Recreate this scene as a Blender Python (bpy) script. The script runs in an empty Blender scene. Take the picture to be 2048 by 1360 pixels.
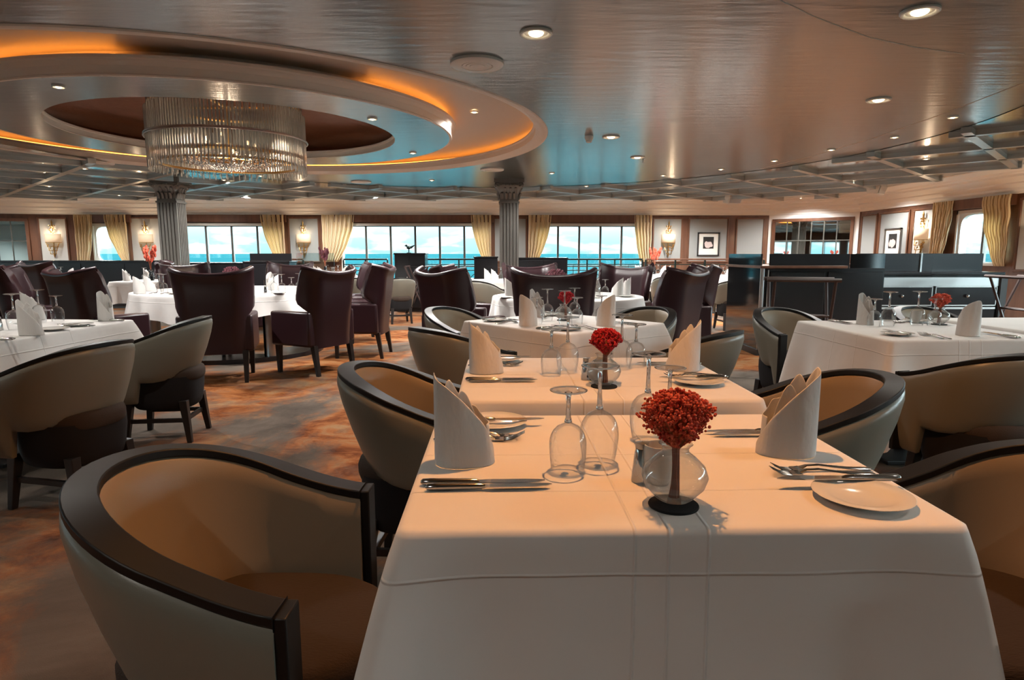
import bpy, math, random
from math import sin, cos, pi, radians as R
from mathutils import Vector, Matrix
random.seed(7)
SC = bpy.context.scene
C = SC.collection

# ------------------------------------------------------------------ camera
cam_d = bpy.data.cameras.new('camera')
cam = bpy.data.objects.new('camera', cam_d); C.objects.link(cam)
cam_d.sensor_width = 36.0
cam_d.lens = 36.0 * 1270.0 / 2048.0
cam_d.shift_y = 10.0 / 2048.0
cam_d.clip_start = 0.05; cam_d.clip_end = 60000
cam.location = (0, 0, 1.19)
cam.rotation_euler = (R(90 - 8.2), 0, R(-1.0))
SC.camera = cam

# ------------------------------------------------------------------ exposure
SC.view_settings.view_transform = 'Standard'
SC.view_settings.look = 'None'
SC.view_settings.exposure = 0.45
SC.view_settings.gamma = 1.0
SC.view_settings.use_curve_mapping = False
SC.cycles.max_bounces = 10
SC.cycles.transparent_max_bounces = 24
SC.cycles.transmission_bounces = 8
SC.cycles.glossy_bounces = 4
SC.cycles.diffuse_bounces = 4
SC.cycles.sample_clamp_indirect = 4.0
SC.cycles.caustics_refractive = False
SC.cycles.caustics_reflective = False

# ------------------------------------------------------------------ sky
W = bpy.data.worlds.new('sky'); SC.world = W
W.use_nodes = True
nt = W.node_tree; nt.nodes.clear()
def N(t, typ, **kw):
    n = t.nodes.new(typ)
    for k, v in kw.items():
        if k.startswith('i_'): n.inputs[k[2:].replace('_', ' ')].default_value = v
        else: setattr(n, k, v)
    return n
tc = N(nt, 'ShaderNodeTexCoord'); sp = N(nt, 'ShaderNodeSeparateXYZ')
nt.links.new(tc.outputs['Generated'], sp.inputs[0])
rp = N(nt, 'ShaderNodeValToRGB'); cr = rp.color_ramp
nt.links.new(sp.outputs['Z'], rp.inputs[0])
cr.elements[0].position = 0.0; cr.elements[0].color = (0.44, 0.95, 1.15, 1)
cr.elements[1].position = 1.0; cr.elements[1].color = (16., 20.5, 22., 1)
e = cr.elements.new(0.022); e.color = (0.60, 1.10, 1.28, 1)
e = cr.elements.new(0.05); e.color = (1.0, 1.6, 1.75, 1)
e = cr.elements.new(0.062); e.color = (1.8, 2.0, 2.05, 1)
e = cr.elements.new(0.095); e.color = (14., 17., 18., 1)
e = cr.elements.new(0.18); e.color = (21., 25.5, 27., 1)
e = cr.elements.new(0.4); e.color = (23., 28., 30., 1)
mp = N(nt, 'ShaderNodeMapping'); mp.inputs['Scale'].default_value = (14, 14, 60)
nt.links.new(tc.outputs['Generated'], mp.inputs[0])
nz = N(nt, 'ShaderNodeTexNoise'); nz.inputs['Scale'].default_value = 1.0; nz.inputs['Detail'].default_value = 6
nt.links.new(mp.outputs[0], nz.inputs['Vector'])
r2 = N(nt, 'ShaderNodeValToRGB'); r2.color_ramp.elements[0].position = .46; r2.color_ramp.elements[1].position = .66
nt.links.new(nz.outputs['Fac'], r2.inputs[0])
mx = N(nt, 'ShaderNodeMixRGB', blend_type='MIX'); mx.inputs['Color2'].default_value = (1.6, 1.68, 1.68, 1)
lo = N(nt, 'ShaderNodeMapRange'); lo.inputs['From Min'].default_value = 0.075; lo.inputs['From Max'].default_value = 0.045
nt.links.new(sp.outputs['Z'], lo.inputs['Value'])
mm = N(nt, 'ShaderNodeMath', operation='MULTIPLY'); nt.links.new(r2.outputs[0], mm.inputs[0]); nt.links.new(lo.outputs[0], mm.inputs[1])
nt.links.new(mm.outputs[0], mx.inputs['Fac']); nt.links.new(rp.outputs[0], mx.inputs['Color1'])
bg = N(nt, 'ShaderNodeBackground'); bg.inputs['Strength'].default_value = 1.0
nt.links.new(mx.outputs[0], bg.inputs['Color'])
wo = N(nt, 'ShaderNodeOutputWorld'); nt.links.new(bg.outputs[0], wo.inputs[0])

# ------------------------------------------------------------------ materials
def mat(name, col, rough=.5, metal=0., spec=.5, coat=0., coatr=.1, emit=None, es=0., sheen=0., trans=0., ior=1.45):
    m = bpy.data.materials.new(name); m.use_nodes = True
    b = m.node_tree.nodes['Principled BSDF']
    b.inputs['Base Color'].default_value = (*col, 1)
    b.inputs['Roughness'].default_value = rough
    b.inputs['Metallic'].default_value = metal
    b.inputs['Specular IOR Level'].default_value = spec
    b.inputs['Coat Weight'].default_value = coat; b.inputs['Coat Roughness'].default_value = coatr
    b.inputs['Sheen Weight'].default_value = sheen
    b.inputs['Transmission Weight'].default_value = trans; b.inputs['IOR'].default_value = ior
    if emit: b.inputs['Emission Color'].default_value = (*emit, 1); b.inputs['Emission Strength'].default_value = es
    return m
def P(m): return m.node_tree.nodes['Principled BSDF']
def noise_bump(m, scale, strength, dist=.01, detail=4, stretch=None, coords='Object'):
    t = m.node_tree
    c = N(t, 'ShaderNodeTexCoord'); mpn = N(t, 'ShaderNodeMapping')
    if stretch: mpn.inputs['Scale'].default_value = stretch
    t.links.new(c.outputs[coords], mpn.inputs[0])
    z = N(t, 'ShaderNodeTexNoise'); z.inputs['Scale'].default_value = scale; z.inputs['Detail'].default_value = detail
    t.links.new(mpn.outputs[0], z.inputs['Vector'])
    b = N(t, 'ShaderNodeBump'); b.inputs['Strength'].default_value = strength; b.inputs['Distance'].default_value = dist
    t.links.new(z.outputs['Fac'], b.inputs['Height']); t.links.new(b.outputs[0], P(m).inputs['Normal']); t.links.new(b.outputs[0], P(m).inputs['Coat Normal'])
    return z, b
def noise_col(m, scale, stops, detail=4, stretch=None, rough=.5, dist=0.):
    t = m.node_tree
    c = N(t, 'ShaderNodeTexCoord'); mpn = N(t, 'ShaderNodeMapping')
    if stretch: mpn.inputs['Scale'].default_value = stretch
    t.links.new(c.outputs['Object'], mpn.inputs[0])
    z = N(t, 'ShaderNodeTexNoise'); z.inputs['Scale'].default_value = scale; z.inputs['Detail'].default_value = detail
    z.inputs['Roughness'].default_value = rough; z.inputs['Distortion'].default_value = dist
    t.links.new(mpn.outputs[0], z.inputs['Vector'])
    r = N(t, 'ShaderNodeValToRGB'); els = r.color_ramp.elements
    while len(els) > 1: els.remove(els[0])
    els[0].position = stops[0][0]; els[0].color = (*stops[0][1], 1)
    for p, cc in stops[1:]:
        x = els.new(p); x.color = (*cc, 1)
    t.links.new(z.outputs['Fac'], r.inputs[0]); t.links.new(r.outputs[0], P(m).inputs['Base Color'])
    return r

M = {}
M['ceiling'] = mat('ceiling_silver_paper', (.040, .062, .062), .32, .08, .6, coat=1., coatr=.20)
P(M['ceiling']).inputs['Coat IOR'].default_value = 1.62
noise_bump(M['ceiling'], 2.2, .25, .02, 6, (1, 5, 1))
M['cove'] = mat('cove_paper', (.50, .44, .38), .45, .1)
M['panel_dark'] = mat('ceiling_panel_gloss', (.14, .165, .165), .2, .3, .7, coat=1., coatr=.12)
P(M['panel_dark']).inputs['Coat IOR'].default_value = 1.9
noise_bump(M['panel_dark'], 3, .12, .02, 3, (1, 3, 1))
M['beam'] = mat('ceiling_beam_silver', (.50, .53, .52), .3, .4)
M['cream'] = mat('cream_moulding', (.74, .68, .61), .5)
M['dome'] = mat('brown_metallic_dome', (.20, .085, .045), .38, .75)
noise_bump(M['dome'], 8, .2, .02, 5)
M['stand_wood'] = mat('dark_stand_wood', (.055, .032, .028), .4)
M['wood'] = mat('mahogany_wood', (.115, .05, .028), .34, 0, .5, .3)
noise_col(M['wood'], 3, [(.3, (.10, .042, .023)), (.7, (.165, .075, .042))], 6, (3, 3, .35))
M['fabric_wall'] = mat('grey_wall_fabric', (.29, .30, .29), .8)
M['fabric_wall2'] = mat('white_wall_panel', (.50, .50, .47), .7)
M['cornice'] = mat('cornice_paint', (.88, .87, .83), .4)
M['white'] = mat('white_paint', (.72, .73, .70), .5)
M['bronze_frame'] = mat('window_mullion', (.10, .10, .09), .4, .3)
M['curtain'] = mat('striped_cream_curtain', (.62, .52, .32), .75, 0, .3, sheen=.3)
M['gold'] = mat('aged_gold', (.55, .34, .12), .3, 1.)
M['shade'] = mat('sconce_shade_silk', (.75, .62, .45), .8, emit=(1, .66, .38), es=.28)
M['carpet'] = mat('patterned_carpet', (.3, .22, .16), .95, 0, .1)
M['black'] = mat('black_lacquer', (.012, .012, .014), .18, 0, .5)
M['blackmat'] = mat('black_fabric', (.016, .015, .016), .8, 0, .2)
M['blackedge'] = mat('black_stone', (.02, .02, .02), .55)
M['steel'] = mat('brushed_steel', (.5, .5, .5), .3, 1.)
M['cutlery'] = mat('polished_cutlery', (.62, .60, .57), .16, 1.)
M['chrome'] = mat('polished_chrome', (.75, .75, .74), .08, 1.)
M['mirror'] = mat('mirror_glass', (.80, .82, .80), .02, 1.)
M['mirror_dark'] = mat('smoked_mirror', (.07, .075, .08), .06, .9)
M['rail_wood'] = mat('dark_wenge_rail', (.007, .006, .0055), .45, 0, .35)
noise_bump(M['rail_wood'], 60, .05, .002, 4, (.2, 1, 1))
M['leather'] = mat('taupe_leather', (.195, .185, .150), .33, 0, .5)
noise_bump(M['leather'], 380, .08, .002, 3)
M['lining'] = mat('tan_leather_lining', (.27, .21, .145), .40, 0, .5)
noise_bump(M['lining'], 380, .08, .002, 3)
M['burgundy'] = mat('burgundy_leather', (.030, .012, .015), .32, 0, .5)
noise_bump(M['burgundy'], 300, .06, .002, 3)
M['seat'] = mat('brown_woven_seat', (.050, .035, .027), .9, 0, .2)
noise_bump(M['seat'], 300, .4, .004, 2, (.25, 1, 1))
M['leg'] = mat('dark_leg_wood', (.014, .011, .010), .4)
M['napkin'] = mat('white_napkin_linen', (.82, .79, .76), .8, 0, .2, sheen=.2)
noise_bump(M['napkin'], 28, .5, .012, 3, (1, 1, .45))
M['china'] = mat('white_china', (.80, .78, .73), .12, 0, .5, .4)
M['votive'] = mat('frosted_votive', (.80, .76, .70), .25, 0, .5, .3)
M['blossom_coral'] = mat('coral_red_blossom', (.75, .13, .08), .8)
noise_col(M['blossom_coral'], 90, [(.35, (.55, .05, .035)), (.65, (.88, .20, .11))], 1)
M['blossom_red'] = mat('deep_red_blossom', (.48, .014, .026), .8)
M['blossom_plum'] = mat('plum_blossom', (.14, .04, .055), .8)
M['stem'] = mat('dried_stem', (.32, .10, .05), .8)
M['coaster'] = mat('black_felt_coaster', (.008, .008, .009), .9)
M['iron'] = mat('black_green_iron', (.010, .022, .018), .4, .4)
M['lens'] = mat('downlight_lens', (.9, .8, .6), .3, emit=(1, .80, .50), es=5.)
M['lens_off'] = mat('downlight_lens_dim', (.6, .55, .45), .3, emit=(1, .72, .45), es=1.4)
M['ringwhite'] = mat('fixture_white', (.85, .85, .82), .35)
M['ledstrip'] = mat('cove_led_strip', (.8, .5, .2), .5, emit=(1, .34, .05), es=5.5)
M['sea'] = mat('sea_water', (.012, .072, .092), .9, 0, .0)
noise_col(M['sea'], .004, [(.35, (.0032, .0185, .022)), (.65, (.0046, .024, .0275))], 8, (1, .2, 1))
M['bulb'] = mat('chandelier_bulb', (1, .8, .5), .3, emit=(1, .66, .34), es=4.)
M['pillar'] = mat('pewter_pillar', (.16, .15, .135), .36, .5)
M['photo_dark'] = mat('dark_print', (.02, .02, .02), .5)
M['print_white'] = mat('print_flower', (.62, .52, .50), .7)
M['mount'] = mat('cream_mount', (.72, .72, .66), .7)

# carpet
t = M['carpet'].node_tree
tcn = N(t, 'ShaderNodeTexCoord')
def nz_node(scale, detail, dist=0., rough=.55, stretch=(1, 1, 1)):
    mpn = N(t, 'ShaderNodeMapping'); mpn.inputs['Scale'].default_value = stretch
    t.links.new(tcn.outputs['Object'], mpn.inputs[0])
    z = N(t, 'ShaderNodeTexNoise'); z.inputs['Scale'].default_value = scale; z.inputs['Detail'].default_value = detail
    z.inputs['Distortion'].default_value = dist; z.inputs['Roughness'].default_value = rough
    t.links.new(mpn.outputs[0], z.inputs['Vector']); return z
def ramp(src, stops):
    r = N(t, 'ShaderNodeValToRGB'); els = r.color_ramp.elements
    while len(els) > 1: els.remove(els[0])
    els[0].position = stops[0][0]; els[0].color = (*stops[0][1], 1)
    for p, cc in stops[1:]:
        x = els.new(p); x.color = (*cc, 1)
    t.links.new(src, r.inputs[0]); return r
base = ramp(nz_node(1.1, 8, .4, .62).outputs['Fac'], [(.30, (.044, .033, .026)), (.47, (.096, .074, .058)), (.62, (.15, .118, .094)), (.8, (.07, .055, .045))])
orange = ramp(nz_node(2.6, 10, .8, .68, (1, 1.5, 1)).outputs['Fac'], [(.30, (.040, .010, .004)), (.42, (.17, .048, .012)), (.52, (.29, .105, .032)), (.64, (.30, .17, .085)), (.75, (.20, .09, .035))])
maskn = ramp(nz_node(.45, 10, .7, .68).outputs['Fac'], [(.44, (0, 0, 0)), (.55, (1, 1, 1))])
cx = N(t, 'ShaderNodeMixRGB'); t.links.new(maskn.outputs[0], cx.inputs['Fac']); t.links.new(base.outputs[0], cx.inputs['Color1']); t.links.new(orange.outputs[0], cx.inputs['Color2'])
t.links.new(cx.outputs[0], P(M['carpet']).inputs['Base Color'])
bz = nz_node(260, 2); bb = N(t, 'ShaderNodeBump'); bb.inputs['Strength'].default_value = .5; bb.inputs['Distance'].default_value = .006
t.links.new(bz.outputs['Fac'], bb.inputs['Height']); t.links.new(bb.outputs[0], P(M['carpet']).inputs['Normal'])

# curtain stripes
t = M['curtain'].node_tree
c_ = N(t, 'ShaderNodeTexCoord'); w_ = N(t, 'ShaderNodeTexWave', wave_type='BANDS', bands_direction='X'); w_.inputs['Scale'].default_value = 9; w_.inputs['Distortion'].default_value = .6
t.links.new(c_.outputs['UV'], w_.inputs['Vector'])
r_ = N(t, 'ShaderNodeValToRGB'); r_.color_ramp.elements[0].color = (.50, .34, .16, 1); r_.color_ramp.elements[1].color = (.95, .81, .55, 1)
r_.color_ramp.elements[0].position = .2; r_.color_ramp.elements[1].position = .55
t.links.new(w_.outputs['Fac'], r_.inputs[0]); t.links.new(r_.outputs[0], P(M['curtain']).inputs['Base Color'])
tl_ = N(t, 'ShaderNodeBsdfTranslucent'); t.links.new(r_.outputs[0], tl_.inputs[0]); ms_ = N(t, 'ShaderNodeMixShader'); ms_.inputs[0].default_value = .3
t.links.new(P(M['curtain']).outputs[0], ms_.inputs[1]); t.links.new(tl_.outputs[0], ms_.inputs[2]); t.links.new(ms_.outputs[0], t.nodes['Material Output'].inputs[0])

# thin clear glass: what a thin walled sheet does - passes light, reflects more at a glance
def thin_glass(name, tint, rough=.02, ior=1.5, haze=0., refr=0.):
    m = bpy.data.materials.new(name); m.use_nodes = True; t = m.node_tree; t.nodes.clear()
    o = N(t, 'ShaderNodeOutputMaterial'); tr = N(t, 'ShaderNodeBsdfTransparent'); tr.inputs[0].default_value = (*tint, 1)
    g = N(t, 'ShaderNodeBsdfGlossy'); g.inputs['Roughness'].default_value = rough; g.inputs[0].default_value = (1, 1, 1, 1)
    lw = N(t, 'ShaderNodeLayerWeight'); lw.inputs['Blend'].default_value = .5
    pw = N(t, 'ShaderNodeMath', operation='POWER'); t.links.new(lw.outputs['Facing'], pw.inputs[0]); pw.inputs[1].default_value = 1.9
    r0 = 2 * ((ior - 1) / (ior + 1)) ** 2
    f = N(t, 'ShaderNodeMapRange'); f.inputs['To Min'].default_value = r0; f.inputs['To Max'].default_value = .92; t.links.new(pw.outputs[0], f.inputs['Value'])
    mx = N(t, 'ShaderNodeMixShader'); t.links.new(f.outputs[0], mx.inputs[0]); t.links.new(tr.outputs[0], mx.inputs[1])
    rf = N(t, 'ShaderNodeBsdfRefraction'); rf.inputs['IOR'].default_value = 1.25; rf.inputs['Roughness'].default_value = rough; rf.inputs[0].default_value = (1, 1, 1, 1)
    gm = N(t, 'ShaderNodeMixShader'); gm.inputs[0].default_value = refr; t.links.new(g.outputs[0], gm.inputs[1]); t.links.new(rf.outputs[0], gm.inputs[2]); t.links.new(gm.outputs[0], mx.inputs[2])
    last = mx
    if haze > 0:
        d = N(t, 'ShaderNodeBsdfDiffuse'); d.inputs[0].default_value = (.8, .8, .78, 1)
        m2 = N(t, 'ShaderNodeMixShader'); m2.inputs[0].default_value = haze
        t.links.new(mx.outputs[0], m2.inputs[1]); t.links.new(d.outputs[0], m2.inputs[2]); last = m2
    t.links.new(last.outputs[0], o.inputs[0]); return m
M['pane'] = thin_glass('window_pane', (.93, .985, .98))
M['glass'] = thin_glass('wine_glass_crystal', (.98, .985, .985), .02, 1.40, 0., .45)
M['vase'] = thin_glass('bubbled_vase_glass', (.93, .94, .92), .03, 1.5, .09, .4)
M['stemglass'] = mat('crystal_stem', (.97, .97, .97), .02, 0, .5, trans=1., ior=1.47)
M['rod'] = thin_glass('chandelier_glass_rod', (.84, .83, .82), .12, 2.0, .38)
M['screen'] = thin_glass('clear_screen', (.82, .93, .95), .03, 1.6)

# table linen with pressed fold lines
def linen(name, xs, ys, zs, col=(.80, .765, .735)):
    m = mat(name, col, .82, 0, .25, sheen=.15); t = m.node_tree
    c = N(t, 'ShaderNodeTexCoord'); s = N(t, 'ShaderNodeSeparateXYZ'); t.links.new(c.outputs['Object'], s.inputs[0])
    acc = None
    for ax, vals in (('X', xs), ('Y', ys), ('Z', zs)):
        for v, wd in vals:
            a = N(t, 'ShaderNodeMath', operation='SUBTRACT'); t.links.new(s.outputs[ax], a.inputs[0]); a.inputs[1].default_value = v
            b = N(t, 'ShaderNodeMath', operation='ABSOLUTE'); t.links.new(a.outputs[0], b.inputs[0])
            r = N(t, 'ShaderNodeMapRange', interpolation_type='SMOOTHSTEP'); r.inputs['From Min'].default_value = wd; r.inputs['From Max'].default_value = 0; t.links.new(b.outputs[0], r.inputs['Value'])
            if acc is None: acc = r.outputs[0]
            else:
                q = N(t, 'ShaderNodeMath', operation='ADD'); t.links.new(acc, q.inputs[0]); t.links.new(r.outputs[0], q.inputs[1]); acc = q.outputs[0]
    z = N(t, 'ShaderNodeTexNoise'); z.inputs['Scale'].default_value = 5; z.inputs['Detail'].default_value = 2; t.links.new(c.outputs['Object'], z.inputs['Vector'])
    zz = N(t, 'ShaderNodeMath', operation='MULTIPLY'); t.links.new(z.outputs['Fac'], zz.inputs[0]); zz.inputs[1].default_value = 3.
    q = N(t, 'ShaderNodeMath', operation='ADD'); t.links.new(acc, q.inputs[0]); t.links.new(zz.outputs[0], q.inputs[1])
    b = N(t, 'ShaderNodeBump'); b.inputs['Strength'].default_value = .6; b.inputs['Distance'].default_value = .004
    t.links.new(q.outputs[0], b.inputs['Height']); t.links.new(b.outputs[0], P(m).inputs['Normal'])
    return m
M['linen'] = linen('white_table_linen', [(-.03, .004), (.035, .004), (-.085, .004)], [(.02, .004), (-.2, .003)], [(-.075, .004)])

# ------------------------------------------------------------------ mesh kit
class MB:
    def __init__(s): s.v = []; s.f = []; s.uv = None
    def add(s, vs, fs):
        b = len(s.v); s.v += [tuple(x) for x in vs]; s.f += [tuple(i + b for i in f) for f in fs]; return s
    def box(s, x0, x1, y0, y1, z0, z1, M4=None):
        vs = [Vector(p) for p in ((x0, y0, z0), (x1, y0, z0), (x1, y1, z0), (x0, y1, z0), (x0, y0, z1), (x1, y0, z1), (x1, y1, z1), (x0, y1, z1))]
        if M4: vs = [M4 @ p for p in vs]
        return s.add(vs, [(0, 3, 2, 1), (4, 5, 6, 7), (0, 1, 5, 4), (1, 2, 6, 5), (2, 3, 7, 6), (3, 0, 4, 7)])
    def taper(s, cx, cy, z0, z1, a0, a1, dx=0, dy=0):   # square leg, half sizes a0 (bottom) a1 (top), bottom shifted
        vs = [(cx + dx + sx * a0, cy + dy + sy * a0, z0) for sx, sy in ((-1, -1), (1, -1), (1, 1), (-1, 1))] + [(cx + sx * a1, cy + sy * a1, z1) for sx, sy in ((-1, -1), (1, -1), (1, 1), (-1, 1))]
        return s.add(vs, [(0, 3, 2, 1), (4, 5, 6, 7), (0, 1, 5, 4), (1, 2, 6, 5), (2, 3, 7, 6), (3, 0, 4, 7)])
    def lathe(s, prof, n=32, cx=0, cy=0, cz=0, close=False, ex=1., ey=1.):
        vs = []; fs = []; m = len(prof)
        for r, z in prof:
            for i in range(n):
                a = 2 * pi * i / n; vs.append((cx + r * cos(a) * ex, cy + r * sin(a) * ey, cz + z))
        for j in range(m - 1 if not close else m):
            k = (j + 1) % m
            for i in range(n): fs.append((j * n + i, j * n + (i + 1) % n, k * n + (i + 1) % n, k * n + i))
        if not close:
            if prof[0][0] > 1e-5: pass
            if prof[0][0] <= 1e-4 or prof[-1][0] <= 1e-4: pass
        return s.add(vs, fs)
    def disc(s, r, z, n=32, cx=0, cy=0, flip=False):
        vs = [(cx + r * cos(2 * pi * i / n), cy + r * sin(2 * pi * i / n), z) for i in range(n)]
        f = tuple(range(n)); return s.add(vs, [f[::-1] if flip else f])
    def tube(s, pts, rad, n=8, cap=True):
        pts = [Vector(p) for p in pts]; rads = rad if isinstance(rad, (list, tuple)) else [rad] * len(pts)
        vs = []; fs = []; up = None
        for i, p in enumerate(pts):
            d = (pts[min(i + 1, len(pts) - 1)] - pts[max(i - 1, 0)])
            if d.length < 1e-9: d = Vector((0, 0, 1))
            d.normalize()
            if up is None: up = Vector((0, 0, 1)) if abs(d.z) < .9 else Vector((1, 0, 0))
            a = d.cross(up); a.normalize(); b = d.cross(a); up = -b
            for k in range(n):
                t_ = 2 * pi * k / n; vs.append(p + (a * cos(t_) + b * sin(t_)) * rads[i])
        for i in range(len(pts) - 1):
            for k in range(n): fs.append((i * n + k, i * n + (k + 1) % n, (i + 1) * n + (k + 1) % n, (i + 1) * n + k))
        if cap: fs.append(tuple(range(n))[::-1]); fs.append(tuple((len(pts) - 1) * n + k for k in range(n)))
        return s.add(vs, fs)
    def grid(s, rows, closed=False):
        m = len(rows); n = len(rows[0]); vs = [p for r in rows for p in r]; fs = []
        for j in range(m - 1):
            for i in range(n if closed else n - 1): fs.append((j * n + i, j * n + (i + 1) % n, (j + 1) * n + (i + 1) % n, (j + 1) * n + i))
        return s.add(vs, fs)
    def sphere(s, c, r, nu=8, nv=5, sz=1.):
        rows = []
        for j in range(nv + 1):
            ph = pi * j / nv; rr = max(sin(ph) * r, r * .02)
            rows.append([(c[0] + rr * cos(2 * pi * i / nu), c[1] + rr * sin(2 * pi * i / nu), c[2] - cos(ph) * r * sz) for i in range(nu)])
        return s.grid(rows, True)
    def octa(s, c, r):
        x, y, z = c
        return s.add([(x + r, y, z), (x - r, y, z), (x, y + r, z), (x, y - r, z), (x, y, z + r), (x, y, z - r)], [(0, 2, 4), (2, 1, 4), (1, 3, 4), (3, 0, 4), (2, 0, 5), (1, 2, 5), (3, 1, 5), (0, 3, 5)])
    def mesh(s, name, mt, smooth=40):
        me = bpy.data.meshes.new(name); me.from_pydata(s.v, [], s.f); me.update()
        if mt: me.materials.append(M[mt] if isinstance(mt, str) else mt)
        if smooth:
            me.polygons.foreach_set('use_smooth', [True] * len(me.polygons)); me.set_sharp_from_angle(angle=R(smooth))
        return me
    def build(s, name, mt, parent=None, smooth=40, bevel=0, sub=0, solid=0, fixn=False):
        me = s.mesh(name, mt, smooth)
        if fixn:
            import bmesh
            bm = bmesh.new(); bm.from_mesh(me); bmesh.ops.recalc_face_normals(bm, faces=bm.faces); bm.to_mesh(me); bm.free()
        o = bpy.data.objects.new(name, me); C.objects.link(o)
        if parent: o.parent = parent
        if solid: md = o.modifiers.new('thickness', 'SOLIDIFY'); md.thickness = solid; md.offset = 0
        if sub: md = o.modifiers.new('smooth', 'SUBSURF'); md.levels = sub; md.render_levels = sub
        if bevel: md = o.modifiers.new('bevel', 'BEVEL'); md.width = bevel; md.segments = 2; md.limit_method = 'ANGLE'; md.angle_limit = R(40)
        return o
def obox(cx, cy, z0, z1, hx, hy, rot=0): return Matrix.Translation((cx, cy, 0)) @ Matrix.Rotation(rot, 4, 'Z')

USED = {}
def tag(o, label, cat, group=None):
    n = len(label.split())
    if not 4 <= n <= 16: print('LABEL LENGTH', n, label)
    if label in USED and not group: print('LABEL DUP', label)
    USED[label] = 1
    o['label'] = label; o['category'] = cat
    if group: o['group'] = group
    return o
def thing(name, label=None, cat=None, loc=(0, 0, 0), rz=0., group=None):
    o = bpy.data.objects.new(name, None); C.objects.link(o); o.empty_display_size = .1
    o.location = loc; o.rotation_euler = (0, 0, rz)
    if label: tag(o, label, cat, group)
    return o
def struct(o): o['kind'] = 'structure'; return o
def dup(root, loc, rz, label, cat=None, group=None):
    r = root.copy(); C.objects.link(r); r.location = loc; r.rotation_euler = (0, 0, rz)
    for k in ('group',):
        if k in r.keys() and not group: del r[k]
    tag(r, label, cat or root['category'], group)
    for ch in root.children:
        c = ch.copy(); C.objects.link(c); c.parent = r
        for g in ch.children:
            d = g.copy(); C.objects.link(d); d.parent = c
    return r
class Kind:
    """first place moves the built thing itself, later ones copy it with its parts"""
    def __init__(s, maker, cat): s.maker = maker; s.cat = cat; s.root = None
    def put(s, loc, rz, label, group=None):
        if s.root is None:
            s.root = s.maker(); s.root.location = loc; s.root.rotation_euler = (0, 0, rz); tag(s.root, label, s.cat, group); return s.root
        return dup(s.root, loc, rz, label, s.cat, group)

# ------------------------------------------------------------------ the room
CX, CY, HC = -3.36, 8.41, 2.675         # centre of the round ceiling recess, ceiling height
YB = 18.7
WALLPTS = [(-12.15, YB), (7.8, YB), (9.6, 17.05), (9.6, -3.2), (-17.5, -3.2), (-17.5, 17.3)]

struct(MB().box(-18, 10, -3.5, 19.2, -.12, 0).build('floor', 'carpet', smooth=0))

def ray_to_wall(a):
    d = Vector((cos(a), sin(a))); best = 1e9; o = Vector((CX, CY)); n = len(WALLPTS)
    for i in range(n):
        p = Vector(WALLPTS[i]); q = Vector(WALLPTS[(i + 1) % n]); e_ = q - p
        den = d.x * e_.y - d.y * e_.x
        if abs(den) < 1e-9: continue
        w = p - o; t_ = (w.x * e_.y - w.y * e_.x) / den; u = (w.x * d.y - w.y * d.x) / den
        if t_ > 0 and -1e-6 <= u <= 1 + 1e-6: best = min(best, t_)
    return best
NA = 160
def ring(r, z): return [(CX + r * cos(2 * pi * i / NA), CY + r * sin(2 * pi * i / NA), z) for i in range(NA)]
mb = MB()
outer = [(CX + (ray_to_wall(2 * pi * i / NA) + .3) * cos(2 * pi * i / NA), CY + (ray_to_wall(2 * pi * i / NA) + .3) * sin(2 * pi * i / NA), HC) for i in range(NA)]
mb.grid([outer, ring(3.92, HC)], True)
struct(mb.build('ceiling', 'ceiling', smooth=0))
# deck above, so that no sky shows through
struct(MB().box(-18, 10, -3.5, 19.2, 3.3, 3.45).build('ceiling_deck', 'cove', smooth=0))
# moulding of the outer opening, cove and domed recess above it
mb = MB(); mb.grid([ring(r, z) for r, z in ((3.96, HC + .002), (3.95, HC - .012), (3.90, HC - .018), (3.87, HC - .004), (3.83, HC + .012), (3.80, HC + .03), (3.80, HC + .10), (3.775, HC + .112), (3.775, HC + .128), (3.84, HC + .13))], True)
struct(mb.build('trim_outer_moulding', 'cream', smooth=35))
mb = MB(); mb.grid([ring(r, z) for r, z in ((3.84, HC + .13), (4.0, HC + .13), (4.02, HC + .18), (3.98, HC + .20), (3.9, HC + .215), (3.65, HC + .235), (3.3, HC + .245), (2.62, HC + .25), (2.5, HC + .25))], True)
struct(mb.build('ceiling_cove', 'cove', smooth=60))
mb = MB(); mb.grid([ring(r, z) for r, z in ((2.55, HC + .25), (2.55, HC + .165), (2.76, HC + .165), (2.79, HC + .16), (2.79, HC + .135), (2.765, HC + .125), (2.755, HC + .10), (2.735, HC + .085), (2.725, HC + .02), (2.735, HC + .012), (2.73, HC), (2.70, HC))], True)
struct(mb.build('trim_middle_moulding', 'cream', smooth=35))
mb = MB(); mb.grid([ring(r, HC) for r in (2.70, 1.99)], True)
struct(mb.build('ceiling_middle_ring', 'ceiling', smooth=0))
mb = MB(); mb.grid([ring(r, z) for r, z in ((1.99, HC), (1.985, HC + .01), (2.0, HC + .02), (2.0, HC + .075), (1.975, HC + .085), (1.975, HC + .105), (2.06, HC + .11))], True)
struct(mb.build('trim_inner_moulding', 'cream', smooth=35))
mb = MB(); mb.grid([ring(r, z) for r, z in ((2.06, HC + .11), (2.10, HC + .16), (2.06, HC + .25), (1.9, HC + .34), (1.6, HC + .42), (1.1, HC + .49), (.5, HC + .52), (.02, HC + .525))], True)
struct(mb.build('ceiling_dome', 'dome', smooth=60))
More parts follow.
